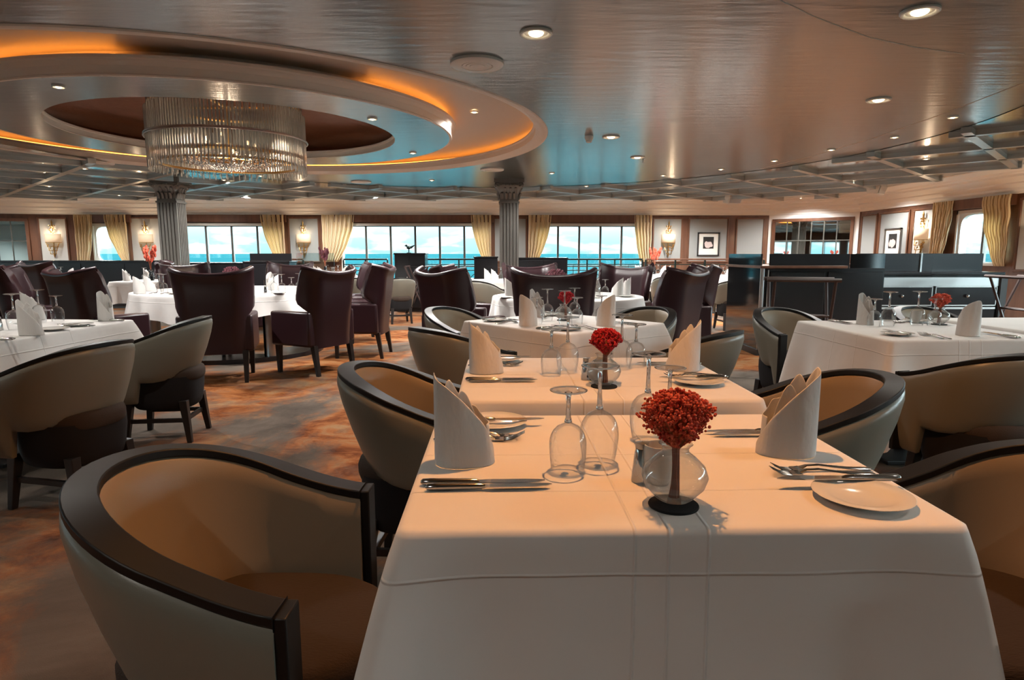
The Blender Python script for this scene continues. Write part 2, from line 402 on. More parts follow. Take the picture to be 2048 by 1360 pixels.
# glowing strips lying in the coves (sections that are lit in the photo)
def led(r, z, a0, a1, name):
    mb = MB(); n = 60; pts = [(CX + r * cos(R(a0 + (a1 - a0) * i / n)), CY + r * sin(R(a0 + (a1 - a0) * i / n)), z) for i in range(n + 1)]
    mb.tube(pts, .012, 5); return mb.build(name, 'ledstrip', smooth=60)
tag(led(3.93, HC + .15, -18, 205, 'led_strip'), 'orange light strip lying behind the outer moulding of the ceiling recess', 'light strip')
tag(led(2.66, HC + .185, 205, 272, 'led_strip'), 'orange light strip on the near left edge of the ceiling ring', 'light strip')
tag(led(2.66, HC + .185, -40, 35, 'led_strip'), 'orange light strip on the right edge of the ceiling ring', 'light strip')

# lattice of silver beams round the ceiling's rim, glossy panels above it
LX, LY, LRX, LRY = -.65, 8.41, 6.2, 6.35
def inside_room(x, y, m=.95):
    n = len(WALLPTS)
    for i in range(n):
        p = WALLPTS[i]; q = WALLPTS[(i + 1) % n]
        ex, ey = q[0] - p[0], q[1] - p[1]; L = math.hypot(ex, ey)
        if (x - p[0]) * -ey / L * -1 - (y - p[1]) * ex / L < m: return False
    return True
def in_lat(x, y): return ((x - LX) / LRX) ** 2 + ((y - LY) / LRY) ** 2 > 1 and inside_room(x, y)
mb = MB()
def beam(p, q, w=.055, d=.07):
    p = Vector((*p, 0)); q = Vector((*q, 0)); L = (q - p).length; a = math.atan2(q.y - p.y, q.x - p.x)
    mb.box(0, L, -w, w, HC - d, HC + .01, Matrix.Translation(p) @ Matrix.Rotation(a, 4, 'Z'))
for k in range(-20, 20):
    for sgn in (1, -1):
        c_k = (-4.13 if sgn == 1 else 15.6) + k * 1.93
        cur = None; xx = -17.4
        while xx < 9.6:
            yy = xx - c_k if sgn == 1 else c_k - xx
            ok = 5.2 < yy and in_lat(xx, yy)
            if ok and cur is None: cur = (xx, yy)
            if cur is not None and not ok:
                if math.hypot(xx - cur[0], yy - cur[1]) > .25: beam(cur, (xx, yy))
                cur = None
            xx += .06
struct(mb.build('trim_ceiling_lattice', 'beam', smooth=0))
# glossy dark panels between the beams: one smooth sheet just under the ceiling
mb = MB(); inn = []; out = []
for i in range(NA + 1):
    a = R(-28) + (R(208) - R(-28)) * i / NA
    dx, dy = cos(a), sin(a)
    inn.append((LX + LRX * dx, LY + LRY * dy, HC - .006))
    ox, oy = LX + LRX * dx, LY + LRY * dy
    while inside_room(ox + dx * .05, oy + dy * .05): ox += dx * .05; oy += dy * .05
    out.append((ox, oy, HC - .006))
mb.grid([out, inn]); struct(mb.build('ceiling_gloss_panels', 'panel_dark', smooth=0))
# thin seams in the plain ceiling
def strip(pts, w, name, m_):
    mb = MB(); mb.tube([(x, y, HC - .001) for x, y in pts], w, 4); return struct(mb.build(name, m_, smooth=0))
strip([(1.656, 3.983), (2.0, 4.25), (2.568, 4.626), (3.0, 4.82), (3.494, 4.979)], .003, 'trim_ceiling_seam', 'white')
strip([(4.578, 11.46), (4.80, 10.0), (4.843, 8.429), (4.75, 7.0), (4.594, 5.764)], .003, 'trim_ceiling_seam', 'cream')

# ---- walls
class Wall:
    """local frame on a wall: u along, v into the room, z up"""
    def __init__(s, p, q):
        s.p = Vector((*p, 0)); d = Vector((q[0] - p[0], q[1] - p[1], 0)); s.L = d.length; a = math.atan2(d.y, d.x)
        s.a = a; s.M = Matrix.Translation(s.p) @ Matrix.Rotation(a, 4, 'Z')     # local -y is into the room when p->q runs left to right
    def pt(s, u, v, z): return s.M @ Vector((u, -v, z))
WB = Wall((-12.15, YB), (7.8, YB)); X0 = -12.15
WL = Wall((-17.5, 17.3), (-12.15, YB)); WR = Wall((7.8, YB), (9.6, 17.05)); WS = Wall((9.6, 17.05), (9.6, -3.2))
def wbox(mb, w, u0, u1, v0, v1, z0, z1): mb.box(u0, u1, -v1, -v0, z0, z1, w.M); return mb
def wall_with(w, name, holes, m_='wood', th=.18, top=HC + .05):
    mb = MB(); u = 0.
    for a, b, z0, z1 in holes:
        wbox(mb, w, u, a, -th, 0, 0, top); wbox(mb, w, a, b, -th, 0, 0, z0); wbox(mb, w, a, b, -th, 0, z1, top); u = b
    wbox(mb, w, u, w.L, -th, 0, 0, top)
    return struct(mb.build(name, m_, smooth=0))
def bu(x): return x - X0
WIN = [(-11.72, -10.72, .9, 2.04), (-9.25, -6.30, .42, 2.05), (-4.62, -.35, .42, 2.05), (1.05, 4.15, .42, 2.05)]
wall_with(WB, 'wall_back', [(bu(a), bu(b), z0, z1) for a, b, z0, z1 in WIN])
wall_with(WL, 'wall_left', [])
wall_with(WR, 'wall_right', [])
SWIN = [(3.62, 5.0), (6.9, 9.2), (9.9, 12.4), (13.0, 15.5), (16.1, 18.6)]     # along the side wall, u from its far end
wall_with(WS, 'wall_side', [(a, b, .95 if a < 5 else .5, 2.07) for a, b in SWIN])
struct(MB().box(-17.7, 9.8, -3.4, -3.2, 0, HC + .05).build('wall_behind', 'fabric_wall2', smooth=0))
WF = Wall((-17.5, -3.2), (-17.5, 17.3))
FWIN = [(.4, 2.6), (3.2, 5.4), (6.0, 8.2), (8.8, 11.0), (11.6, 13.8), (14.4, 16.6), (17.2, 19.4)]
wall_with(WF, 'wall_far_left', [(a, b, .7, 2.07) for a, b in FWIN])
# cornice
def cornice(w, name, ext=.1):
    mb = MB(); prof = [(0, 2.288), (.03, 2.288), (.035, 2.33), (.06, 2.36), (.07, 2.40), (.13, 2.44), (.15, 2.46), (.15, 2.49), (.24, 2.55), (.30, 2.57), (.31, 2.61), (.40, 2.625), (.42, 2.655), (.9, 2.66), (.92, 2.68)]
    mb.grid([[w.pt(-ext, v, z) for v, z in prof], [w.pt(w.L + ext, v, z) for v, z in prof]])
    return struct(mb.build(name, 'cornice', smooth=25))
cornice(WB, 'trim_cornice_back', .0); cornice(WL, 'trim_cornice_left', 0.); cornice(WR, 'trim_cornice_right', .1); cornice(WS, 'trim_cornice_side', .1)

# window inserts
wi = [0]
def window(w, u0, u1, z0, z1, n, rounded=0., th=.18):
    wi[0] += 1
    mb = MB(); f = .045
    wbox(mb, w, u0, u1, -th, .02, z1 - .07, z1); wbox(mb, w, u0, u1, -th, .03, z0, z0 + .05)
    wbox(mb, w, u0, u0 + f, -th, .02, z0, z1); wbox(mb, w, u1 - f, u1, -th, .02, z0, z1)
    root = struct(mb.build('window_%d' % wi[0], 'white', smooth=0))
    mb = MB()
    for i in range(1, n):
        u = u0 + (u1 - u0) * i / n; wbox(mb, w, u - .03, u + .03, -.14, -.06, z0 + .05, z1 - .07)
    if n > 4: wbox(mb, w, u0 + f, u1 - f, -.13, -.07, .80, .84)
    wbox(mb, w, u0 + f, u1 - f, -.14, -.06, z1 - .09, z1 - .07)
    mb.build('mullion', 'bronze_frame', root, smooth=0)
    mb = MB(); mb.add([w.pt(u0 + f, -.10, z0 + .05), w.pt(u1 - f, -.10, z0 + .05), w.pt(u1 - f, -.10, z1 - .07), w.pt(u0 + f, -.10, z1 - .07)], [(0, 1, 2, 3)])
    mb.build('pane', 'pane', root, smooth=0)
    if rounded:
        # white surround whose opening has big rounded corners
        mb = MB(); nn = 48; inn = []; outp = []
        ua, ub, za, zb = u0 + f, u1 - f, z0 + .05, z1 - .07
        hx, hz = (ub - ua) / 2 - .05, (zb - za) / 2 - .02; cu, cz = (ua + ub) / 2, (za + zb) / 2; rr = rounded
        for i in range(nn):
            a = 2 * pi * i / nn; q = 2.6
            x = abs(cos(a)) ** (2 / 5.) * (1 if cos(a) >= 0 else -1); z = abs(sin(a)) ** (2 / 5.) * (1 if sin(a) >= 0 else -1)
            inn.append((cu + hx * x, cz + hz * z)); k = max(abs(cos(a)) , abs(sin(a)))
            outp.append((cu + (ub - ua) / 2 * cos(a) / k, cz + (zb - za) / 2 * sin(a) / k))
        mb.grid([[w.pt(x, -.02, z) for x, z in outp], [w.pt(x, -.02, z) for x, z in inn], [w.pt(x, -.09, z) for x, z in inn]], True)
        mb.build('rounded_surround', 'white', root, smooth=30)
    return root
window(WB, bu(-11.72), bu(-10.72), .9, 2.04, 1, .25)
window(WB, bu(-9.25), bu(-6.30), .42, 2.05, 4)
window(WB, bu(-4.62), bu(-.35), .42, 2.05, 6)
window(WB, bu(1.05), bu(4.15), .42, 2.05, 5)
for a, b in SWIN: window(WS, a, b, .95 if a < 5 else .5, 2.07, 2, .3 if a < 5 else 0)

for a, b in FWIN: window(WF, a, b, .7, 2.07, 2)
# framed panels on the walls
tn = [0]
def panel(w, u0, u1, z0, z1, m_='fabric_wall', fr=.05):
    tn[0] += 1
    mb = MB()
    wbox(mb, w, u0, u1, 0, .012, z0, z1)
    root = struct(mb.build('trim_%d' % tn[0], m_, smooth=0))
    mb = MB()
    for a, b, c, d in ((u0 - fr, u1 + fr, z1, z1 + fr), (u0 - fr, u1 + fr, z0 - fr, z0), (u0 - fr, u0, z0, z1), (u1, u1 + fr, z0, z1)): wbox(mb, w, a, b, 0, .035, c, d)
    mb.build('panel_frame', 'wood', root, smooth=0, bevel=.012)
    return root
for a, b, m_ in ((-10.60, -9.66, 'fabric_wall2'), (-6.08, -5.27, 'fabric_wall'), (-.17, .72, 'fabric_wall'), (4.46, 5.25, 'fabric_wall'), (5.50, 6.60, 'fabric_wall'), (6.90, 7.65, 'fabric_wall')):
    panel(WB, bu(a), bu(b), .98, 2.18, m_)
panel(WL, 4.62, 5.26, .98, 2.16, 'fabric_wall2')
panel(WS, .10, .72, .9, 2.16, 'fabric_wall'); panel(WS, .92, 2.02, .9, 2.16, 'fabric_wall'); panel(WS, 2.24, 3.0, .9, 2.16, 'fabric_wall2'); panel(WS, 5.30, 6.3, .9, 2.16, 'fabric_wall2')
# dado rail band under the panels
for w, nme, u0, u1 in ((WB, 'baseboard_back', 0, 0), (WR, 'baseboard_right', 0, 0), (WL, 'baseboard_left', 0, 0)):
    mb = MB(); wbox(mb, w, 0, w.L, 0, .03, 0, .14); struct(mb.build(nme, 'wood', smooth=0))
# valance boards over the windows
vb = MB()
for a, b, z0, z1 in WIN: wbox(vb, WB, bu(a) - .15, bu(b) + .15, 0, .10, z1 + .03, 2.288)
struct(vb.build('trim_valance_back', 'wood', smooth=0))
vb = MB()
for a, b in SWIN: wbox(vb, WS, a - .15, b + .15, 0, .10, 2.09, 2.288)
struct(vb.build('trim_valance_side', 'wood', smooth=0))

# curtains: one hanging length each, gathered towards its tie at the sill
def curtain(w, u_in, u_out_top, u_out_bot, label, z0=.95, z1=2.285, nf=7):
    rows = []; n = nf * 8; uvs = []
    for j in range(17):
        t_ = j / 16.; z = z1 + (z0 - z1) * t_; k = t_ ** 1.8; row = []
        for i in range(n + 1):
            s_ = i / n; u = u_in + (u_out_top + (u_out_bot - u_out_top) * k - u_in) * s_
            v = .13 + .045 * sin(s_ * nf * 2 * pi + .4 * sin(j)) * (1 - .3 * t_) + .012 * sin(7 * s_ + 3)
            row.append(w.pt(u, v, z)); uvs.append((s_ * 1.0, t_))
        rows.append(row)
    mb = MB(); mb.grid(rows); o = mb.build('curtain', 'curtain', smooth=80, solid=.008)
    me = o.data; uvl = me.uv_layers.new(name='UVMap')
    for l in me.loops: uvl.data[l.index].uv = uvs[l.vertex_index]
    return tag(o, label, 'curtain')
curtain(WB, bu(-12.12), bu(-11.62), bu(-11.80), 'cream striped curtain left of the round-cornered window in the back wall', nf=5)
curtain(WB, bu(-10.66), bu(-11.28), bu(-10.84), 'cream striped curtain right of the round-cornered window in the back wall', nf=5)
curtain(WB, bu(-6.20), bu(-6.86), bu(-6.45), 'cream striped curtain at the right end of the window behind the left pillar', nf=5)
curtain(WB, bu(-5.12), bu(-4.20), bu(-4.70), 'broad cream striped curtain at the left end of the middle sea window', nf=7)
curtain(WB, bu(-.28), bu(-.85), bu(-.50), 'cream striped curtain at the right end of the middle sea window', nf=5)
curtain(WB, bu(.80), bu(1.45), bu(1.06), 'cream striped curtain right of the right-hand pillar', nf=5)
curtain(WB, bu(4.36), bu(3.86), bu(4.05), 'cream striped curtain left of the sconce on the right of the back wall', nf=5)
curtain(WS, 3.05, 3.62, 3.34, 'cream striped curtain on the far side of the right wall window', nf=5)
curtain(WS, 5.18, 4.45, 4.92, 'cream striped curtain on the near side of the right wall window', nf=5)

# gridded mirrors
def gridded_mirror(w, u0, u1, z0, z1, nu, nzz, label, fm='wood'):
    root = thing('wall_mirror', label, 'mirror', w.pt((u0 + u1) / 2, 0, z0))
    inv = root.matrix_basis.inverted() if False else Matrix.Translation(-Vector(root.location))
    mb = MB(); wbox(mb, w, u0, u1, .0, .02, z0, z1); mb.v = [tuple(inv @ Vector(p)) for p in mb.v]; mb.build('mirror_glass', 'mirror', root, smooth=0)
    mb = MB(); fr = .09
    for a, b, c, d in ((u0 - fr, u1 + fr, z1, z1 + fr), (u0 - fr, u1 + fr, z0 - fr, z0), (u0 - fr, u0, z0, z1), (u1, u1 + fr, z0, z1)): wbox(mb, w, a, b, 0, .05, c, d)
    mb.v = [tuple(inv @ Vector(p)) for p in mb.v]; mb.build('frame', fm, root, smooth=0, bevel=.01)
    mb = MB()
    for i in range(1, nu): u = u0 + (u1 - u0) * i / nu; wbox(mb, w, u - .014, u + .014, .018, .03, z0, z1)
    for i in range(1, nzz): z = z0 + (z1 - z0) * i / nzz; wbox(mb, w, u0, u1, .018, .032, z - .014, z + .014)
    mb.v = [tuple(inv @ Vector(p)) for p in mb.v]; mb.build('glazing_bars', 'bronze_frame', root, smooth=0)
gridded_mirror(WR, .22, 2.2, 1.02, 2.08, 6, 2, 'gridded mirror in a wooden frame on the angled wall right of the picture')
gridded_mirror(WL, 2.2, 4.28, 1.0, 2.08, 6, 2, 'gridded mirror in a dark wooden frame at the left edge of the photo')
# pale surround of the right mirror wall
mb = MB(); wbox(mb, WR, .02, 2.4, 0, .012, .9, 2.285); struct(mb.build('trim_mirror_surround', 'cornice', smooth=0))

# pictures
def picture(w, u, z0, z1, wd, label, fm):
    o = thing('framed_picture', label, 'picture', w.pt(u, .012, (z0 + z1) / 2), w.a)
    hz = (z1 - z0) / 2; mb = MB(); fr = .035
    for a, b, c, d in ((-wd, wd, hz - fr, hz), (-wd, wd, -hz, -hz + fr), (-wd, -wd + fr, -hz, hz), (wd - fr, wd, -hz, hz)): mb.box(a, b, -.04, 0, c, d)
    mb.build('frame', fm, o, smooth=0)
    MB().box(-wd + .02, wd - .02, -.02, -.004, -hz + .02, hz - .02).build('mount', 'mount', o, smooth=0)
    k = .46; p = MB().box(-wd * k * 1.05, wd * k * 1.05, -.024, -.019, -hz * .5 + .04, hz * .5 + .04).build('print', 'photo_dark', o, smooth=0)
    mb = MB()
    for i in range(26):
        a = random.uniform(0, 2 * pi); rr = random.uniform(0, .8)
        mb.sphere((wd * k * rr * cos(a) * .9, -.026, .03 + hz * .36 * rr * abs(sin(a)) - .09), .055 * random.uniform(.6, 1.2), 7, 4, 1.1)
    mb.v = [(x, -.024 + (y + .026) * .06, z) for x, y, z in mb.v]
    mb.build('painted_flower', 'print_white', p)
picture(WB, bu(6.06), 1.12, 1.80, .32, 'framed flower picture with wide mount on the back wall', 'blackedge')
picture(WS, 1.50, 1.10, 1.80, .33, 'framed flower picture on the right side wall beside a sconce', 'steel')

# sconces
def make_sconce():
    o = thing('wall_sconce')
    mb = MB()
    mb.tube([(0, -.03, -.42), (0, -.03, .42)], [.008, .012], 6)
    mb.lathe([(.001, .40), (.02, .42), (.03, .46), (.018, .50), (.026, .54), (.012, .58), (.001, .62)], 8, 0, -.05)
    for s_ in (-1, 1):
        for k in range(3):
            zz = -.12 - .1 * k; L = .17 - .04 * k; pts = [(s_ * L * sin(q * .5), -.05 - .07 * sin(q), zz - .09 * sin(q * 1.1) + .05 * q) for q in [i * .35 for i in range(9)]]
            mb.tube(pts, .008, 5)
            mb.sphere(pts[-1], .02, 6, 4); mb.sphere((pts[5][0], pts[5][1], pts[5][2] - .02), .016, 6, 4)
        for k in range(4): mb.sphere((s_ * .03 * (k % 2 + 1), -.06, .27 + .06 * k), .022, 6, 4)
        mb.tube([(s_ * .03, -.05, .25), (s_ * .06, -.07, .36), (0, -.06, .46)], .006, 5)
    mb.lathe([(.001, -.44), (.015, -.42), (.03, -.36), (.012, -.30), (.022, -.2), (.01, -.1)], 8, 0, -.05)
    mb.build('gold_arm', 'gold', o)
    rows = []
    for z in (-.02, .22):
        rows.append([(.20 * sin(a), -.03 - .15 * cos(a), z) for a in [R(-88 + 176 * i / 20) for i in range(21)]])
    mb = MB(); mb.grid(rows); sh = mb.build('lamp_shade', 'shade', o, smooth=60, solid=.004)
    rows = [[(.203 * sin(a), -.03 - .153 * cos(a), z) for a in [R(-88 + 176 * i / 20) for i in range(21)]] for z in (-.03, -.015)]
    mb = MB(); mb.grid(rows); mb.build('shade_band', 'gold', sh, smooth=60)
    l = bpy.data.lights.new('sconce_bulb', 'POINT'); l.energy = 4.; l.color = (1, .74, .48); l.shadow_soft_size = .03
    lo_ = bpy.data.objects.new('bulb', l); C.objects.link(lo_); lo_.parent = o; lo_.location = (0, -.12, .27)
    return o
KS = Kind(make_sconce, 'wall lamp')
def sconce(w, u, z, label): KS.put(w.pt(u, .012, z), w.a, label)
sconce(WB, bu(-10.18), 1.52, 'gold sconce with drum shade left of the left pillar')
sconce(WB, bu(-5.68), 1.52, 'gold sconce between the two left sea windows')
sconce(WB, bu(4.88), 1.52, 'gold sconce left of the framed flower picture on the back wall')
sconce(WL, 4.94, 1.52, 'gold sconce beside the gridded mirror at far left')
sconce(WS, 2.62, 1.52, 'gold sconce right of the picture on the right side wall')
sconce(WS, 5.72, 1.52, 'gold sconce at the right edge of the photo')

# sea
o = MB().add([(-40000, 30, 0), (40000, 30, 0), (40000, 42000, 0), (-40000, 42000, 0)], [(0, 1, 2, 3)]).build('sea', 'sea', smooth=0); o.location.z = -24; o['kind'] = 'stuff'; tag(o, 'blue green sea stretching to the horizon outside the windows', 'sea')
o = MB().add([(30, -300, 0), (30000, -20000, 0), (30000, 20000, 0), (30, 30, 0)], [(0, 1, 2, 3)]).build('sea', 'sea', smooth=0); o.location.z = -24; o['kind'] = 'stuff'; tag(o, 'stretch of sea outside the windows of the right side wall', 'sea')

# ---- square fluted pillars with carved capitals
def pillar(x, label):
    o = thing('pillar', label, 'pillar', (x, 13.32, 0)); h = .195
    prof = []          # fluted square outline
    def side(n=5):
        pts = []
        for i in range(n):
            a = -h + .03 + (2 * h - .06) * i / n; b = -h + .03 + (2 * h - .06) * (i + 1) / n; g = (b - a) * .18
            pts += [(a + g, 0), (a + g * 1.6, .022), (b - g * 1.6, .022), (b - g, 0)]
        return [(-h, 0)] + pts
    for k in range(4):
        a = k * pi / 2
        for u, d in side(): px, py = u, -h + d; prof.append((px * cos(a) - py * sin(a), px * sin(a) + py * cos(a)))
    mb = MB(); mb.grid([[(px, py, z) for px, py in prof] for z in (.22, 2.20)], True); mb.build('fluted_shaft', 'pillar', o, smooth=20)
    MB().box(-.235, .235, -.235, .235, 0, .12).box(-.215, .215, -.215, .215, .12, .22).build('base', 'pillar', o, smooth=0, bevel=.01)
    cap = MB()
    for hh, z0, z1 in ((.21, 2.20, 2.235), (.19, 2.235, 2.27)): cap.box(-hh, hh, -hh, hh, z0, z1)
    rows = []
    for hh, z in ((.185, 2.27), (.19, 2.36), (.215, 2.45), (.26, 2.52), (.275, 2.54)): rows.append([(sx * hh, sy * hh, z) for sx, sy in ((-1, -1), (1, -1), (1, 1), (-1, 1))])
    cap.grid(rows, True)
    cap.box(-.285, .285, -.285, .285, 2.54, 2.575).box(-.30, .30, -.30, .30, 2.60, HC + .005).box(-.27, .27, -.27, .27, 2.575, 2.60)
    c_o = cap.build('capital', 'pillar', o, smooth=20)
    mb = MB(); rnd = random.Random(3)
    for k in range(4):
        a = k * pi / 2
        def T(u, d, z): py = -d; return (u * cos(a) - py * sin(a), u * sin(a) + py * cos(a), z)
        for tier, (zb, hgt, nn, off) in enumerate(((2.28, .12, 4, .19), (2.38, .12, 3, .205))):
            for i in range(nn):
                u = -.16 + .32 * (i + .5 * (tier % 2) + .25) / nn
                mb.tube([T(u, off, zb), T(u, off + .015, zb + hgt * .6), T(u, off + .045, zb + hgt), T(u, off + .06, zb + hgt * .88)], [.028, .032, .024, .012], 6)
        for s_ in (-1, 1):
            pts = [T(s_ * (.225 + .05 * (1 - q / 9) * cos(q * .9)), .27, 2.545 + .05 * (1 - q / 9) * sin(q * .9)) for q in range(10)]
            mb.tube(pts, .018, 6)
        for i in range(7): mb.sphere(T(-.13 + .26 * i / 6, .285, 2.558), .015, 6, 4)
    mb.build('carved_leaves', 'pillar', c_o, smooth=60)
pillar(-6.70, 'fluted square pewter pillar left, partly hidden by the chandelier')
pillar(.17, 'fluted square dark pillar between the middle and right sea windows')

# ---- ceiling fixtures
def spot_light(parent, energy, size=130, blend=.6, col=(1, .66, .38), soft=.035):
    l = bpy.data.lights.new('lamp', 'SPOT'); l.energy = energy; l.spot_size = R(size); l.spot_blend = blend; l.color = col; l.shadow_soft_size = soft
    o = bpy.data.objects.new('lamp', l); C.objects.link(o); o.parent = parent; o.location = (0, 0, -.035); return o
def make_downlight(rr, en, lens='lens', col=(1, .92, .82), cone=130):
    def f():
        o = thing('downlight')
        mb = MB(); mb.lathe([(rr, 0), (rr, -.012), (rr * .92, -.018), (rr * .8, -.016), (rr * .72, -.006), (rr * .45, -.004)], 28); mb.build('trim_ring', 'ringwhite', o)
        mb = MB(); mb.lathe([(rr * .46, -.004), (rr * .42, -.014), (rr * .28, -.022), (.001, -.024)], 20); mb.build('lens', lens, o)
        spot_light(o, en, cone, col=col, soft=.02); return o
    return f
E_ = 45.
KD = {'W': Kind(make_downlight(.112, E_ * 2.25, col=(1, .42, .13)), 'downlight'), 'L': Kind(make_downlight(.112, E_), 'downlight'), 'S': Kind(make_downlight(.055, E_ * 4.6, col=(1, .97, .93), cone=152), 'downlight')}
def down(k, x, y, label, group=None): KD[k].put((x, y, HC), 0, label, group)
down('L', .243, 4.566, 'large white ringed downlight at the top middle of the photo')
down('L', 2.597, 4.139, 'large white ringed downlight nearest the top right corner')
down('L', 3.683, 6.401, 'white ringed downlight on the right side of the plain ceiling')
down('L', 1.417, 8.417, 'white ringed downlight beside the smoke detector')
down('W', .27, 1.62, 'white ringed downlight directly above the nearest table, out of view')
down('L', 2.55, 1.3, 'white ringed downlight above the chairs at the right, out of view')
down('L', -2.2, 2.6, 'white ringed downlight above the left front table, out of view')
down('L', 2.129, 10.153, 'white ringed downlight on the plain ceiling before the lattice')
for x_, y_, w_ in ((1.9, -1.4, 'added fill behind the camera on the right'), (-1.6, -.6, 'added fill behind the camera at far left'), (-4.4, 2.6, 'left of the left table'), (4.9, 3.4, 'right of the right table')):  # the two behind the camera are unseen, added as front fill
    down('L', x_, y_, 'white ringed downlight out of view, ' + w_)
RINGSPOTS = [(-3.95, 6.02, 'small downlight in the ceiling ring, near left of the chandelier'), (-1.42, 7.35, 'small downlight in the ceiling ring, right of the chandelier'), (-1.30, 9.75, 'small downlight in the ceiling ring, far right of the chandelier'), (-4.9, 10.2, 'small downlight in the ceiling ring, far left behind the chandelier')]
for x, y, l in RINGSPOTS: down('S', x, y, l)
for x, y, z, l in ((-.27, 6.55, HC + .238, 'small downlight in the cove under the round ceiling vent'), (-.32, 8.1, HC + .238, 'small downlight in the cove at the right end of the recess')):
    KD['S'].put((x, y, z), 0, l)
SMALL = [(4.95, 7.15), (5.05, 8.35), (4.75, 9.35), (4.4, 10.45), (3.9, 11.5), (3.1, 12.4), (.95, 12.1), (-1.4, 13.3), (-3.4, 14.2), (-5.6, 13.3), (-7.3, 11.6), (-8.4, 9.9), (1.9, 14.4), (-4.6, 12.6),
         (6.7, 10.2), (7.2, 13.2), (5.2, 13.4), (8.7, 15.0), (7.9, 16.0), (6.4, 16.3), (5.0, 16.5), (3.4, 15.6), (-2.2, 15.9), (-7.5, 15.4), (-10.0, 14.6), (-11.6, 13.2)]
SMALL += [(-13 + 1.62 * k, 17.3 if k % 2 else 16.8) for k in range(14) if k not in (10, 12)]
for i, (x, y) in enumerate(SMALL):
    down('S', x, y, 'small recessed downlight glowing in the far ceiling before the sea windows', 'small downlights across the far ceiling')
def make_vent():
    o = thing('ceiling_vent')
    mb = MB(); mb.lathe([(.21, 0), (.21, -.02), (.2, -.028), (.125, -.03), (.12, -.02)], 40); mb.build('rim', 'ringwhite', o)
    mb = MB(); mb.lathe([(.118, -.02), (.115, -.03), (.09, -.026), (.085, -.032), (.06, -.027), (.055, -.033), (.03, -.028), (.001, -.034)], 36); mb.build('diffuser', 'ringwhite', o)
    return o
KV = Kind(make_vent, 'vent')
KV.put((-.183, 5.258, HC), 0, 'large round white ceiling vent right of the recess')
KV.put((-.15, 11.6, HC), 0, 'round ceiling vent in front of the right pillar')
KV.put((-6.6, 10.9, HC), 0, 'round ceiling vent left of the chandelier, beyond the recess')
KV.put((-2.9, 13.6, HC), 0, 'flat round ceiling vent between the two pillars')
o = MB().lathe([(.055, 0), (.055, -.03), (.045, -.05), (.04, -.052), (.036, -.075), (.02, -.085), (.001, -.087)], 20).build('smoke_detector', 'ringwhite'); o.location = (1.13, 8.387, HC); tag(o, 'small white smoke detector on the ceiling beside a downlight', 'detector')
o = thing('sprinkler', 'tiny metal sprinkler head hanging under the ceiling right of the recess', 'sprinkler', (2.25, 10.3, HC))
MB().lathe([(.03, 0), (.03, -.01), (.012, -.012), (.01, -.05), (.001, -.05)], 12).build('rosette', 'steel', o); MB().lathe([(.02, -.06), (.022, -.066), (.001, -.07)], 10).build('deflector', 'steel', o)
def speaker(x, y, rz, label):
    o = thing('ceiling_speaker', label, 'speaker', (x, y, 2.52), rz)
    b = MB(); b.add([(-.2, -.10, -.02), (.2, -.10, -.02), (.2, .12, .02), (-.2, .12, .02), (-.22, -.16, .17), (.22, -.16, .17), (.22, .14, .17), (-.22, .14, .17)], [(0, 3, 2, 1), (4, 5, 6, 7), (0, 1, 5, 4), (1, 2, 6, 5), (2, 3, 7, 6), (3, 0, 4, 7)])
    b.build('body', 'ringwhite', o, smooth=0, bevel=.01)
    MB().add([(-.18, -.118, .0), (.18, -.118, .0), (.195, -.167, .15), (-.195, -.167, .15)], [(0, 1, 2, 3)]).build('grille', 'steel', o, smooth=0)
speaker(6.2, 17.3, R(20), 'white wedge-shaped loudspeaker above the framed flower picture')
speaker(8.45, 14.5, R(40), 'white wedge-shaped loudspeaker above the right-hand mirror')

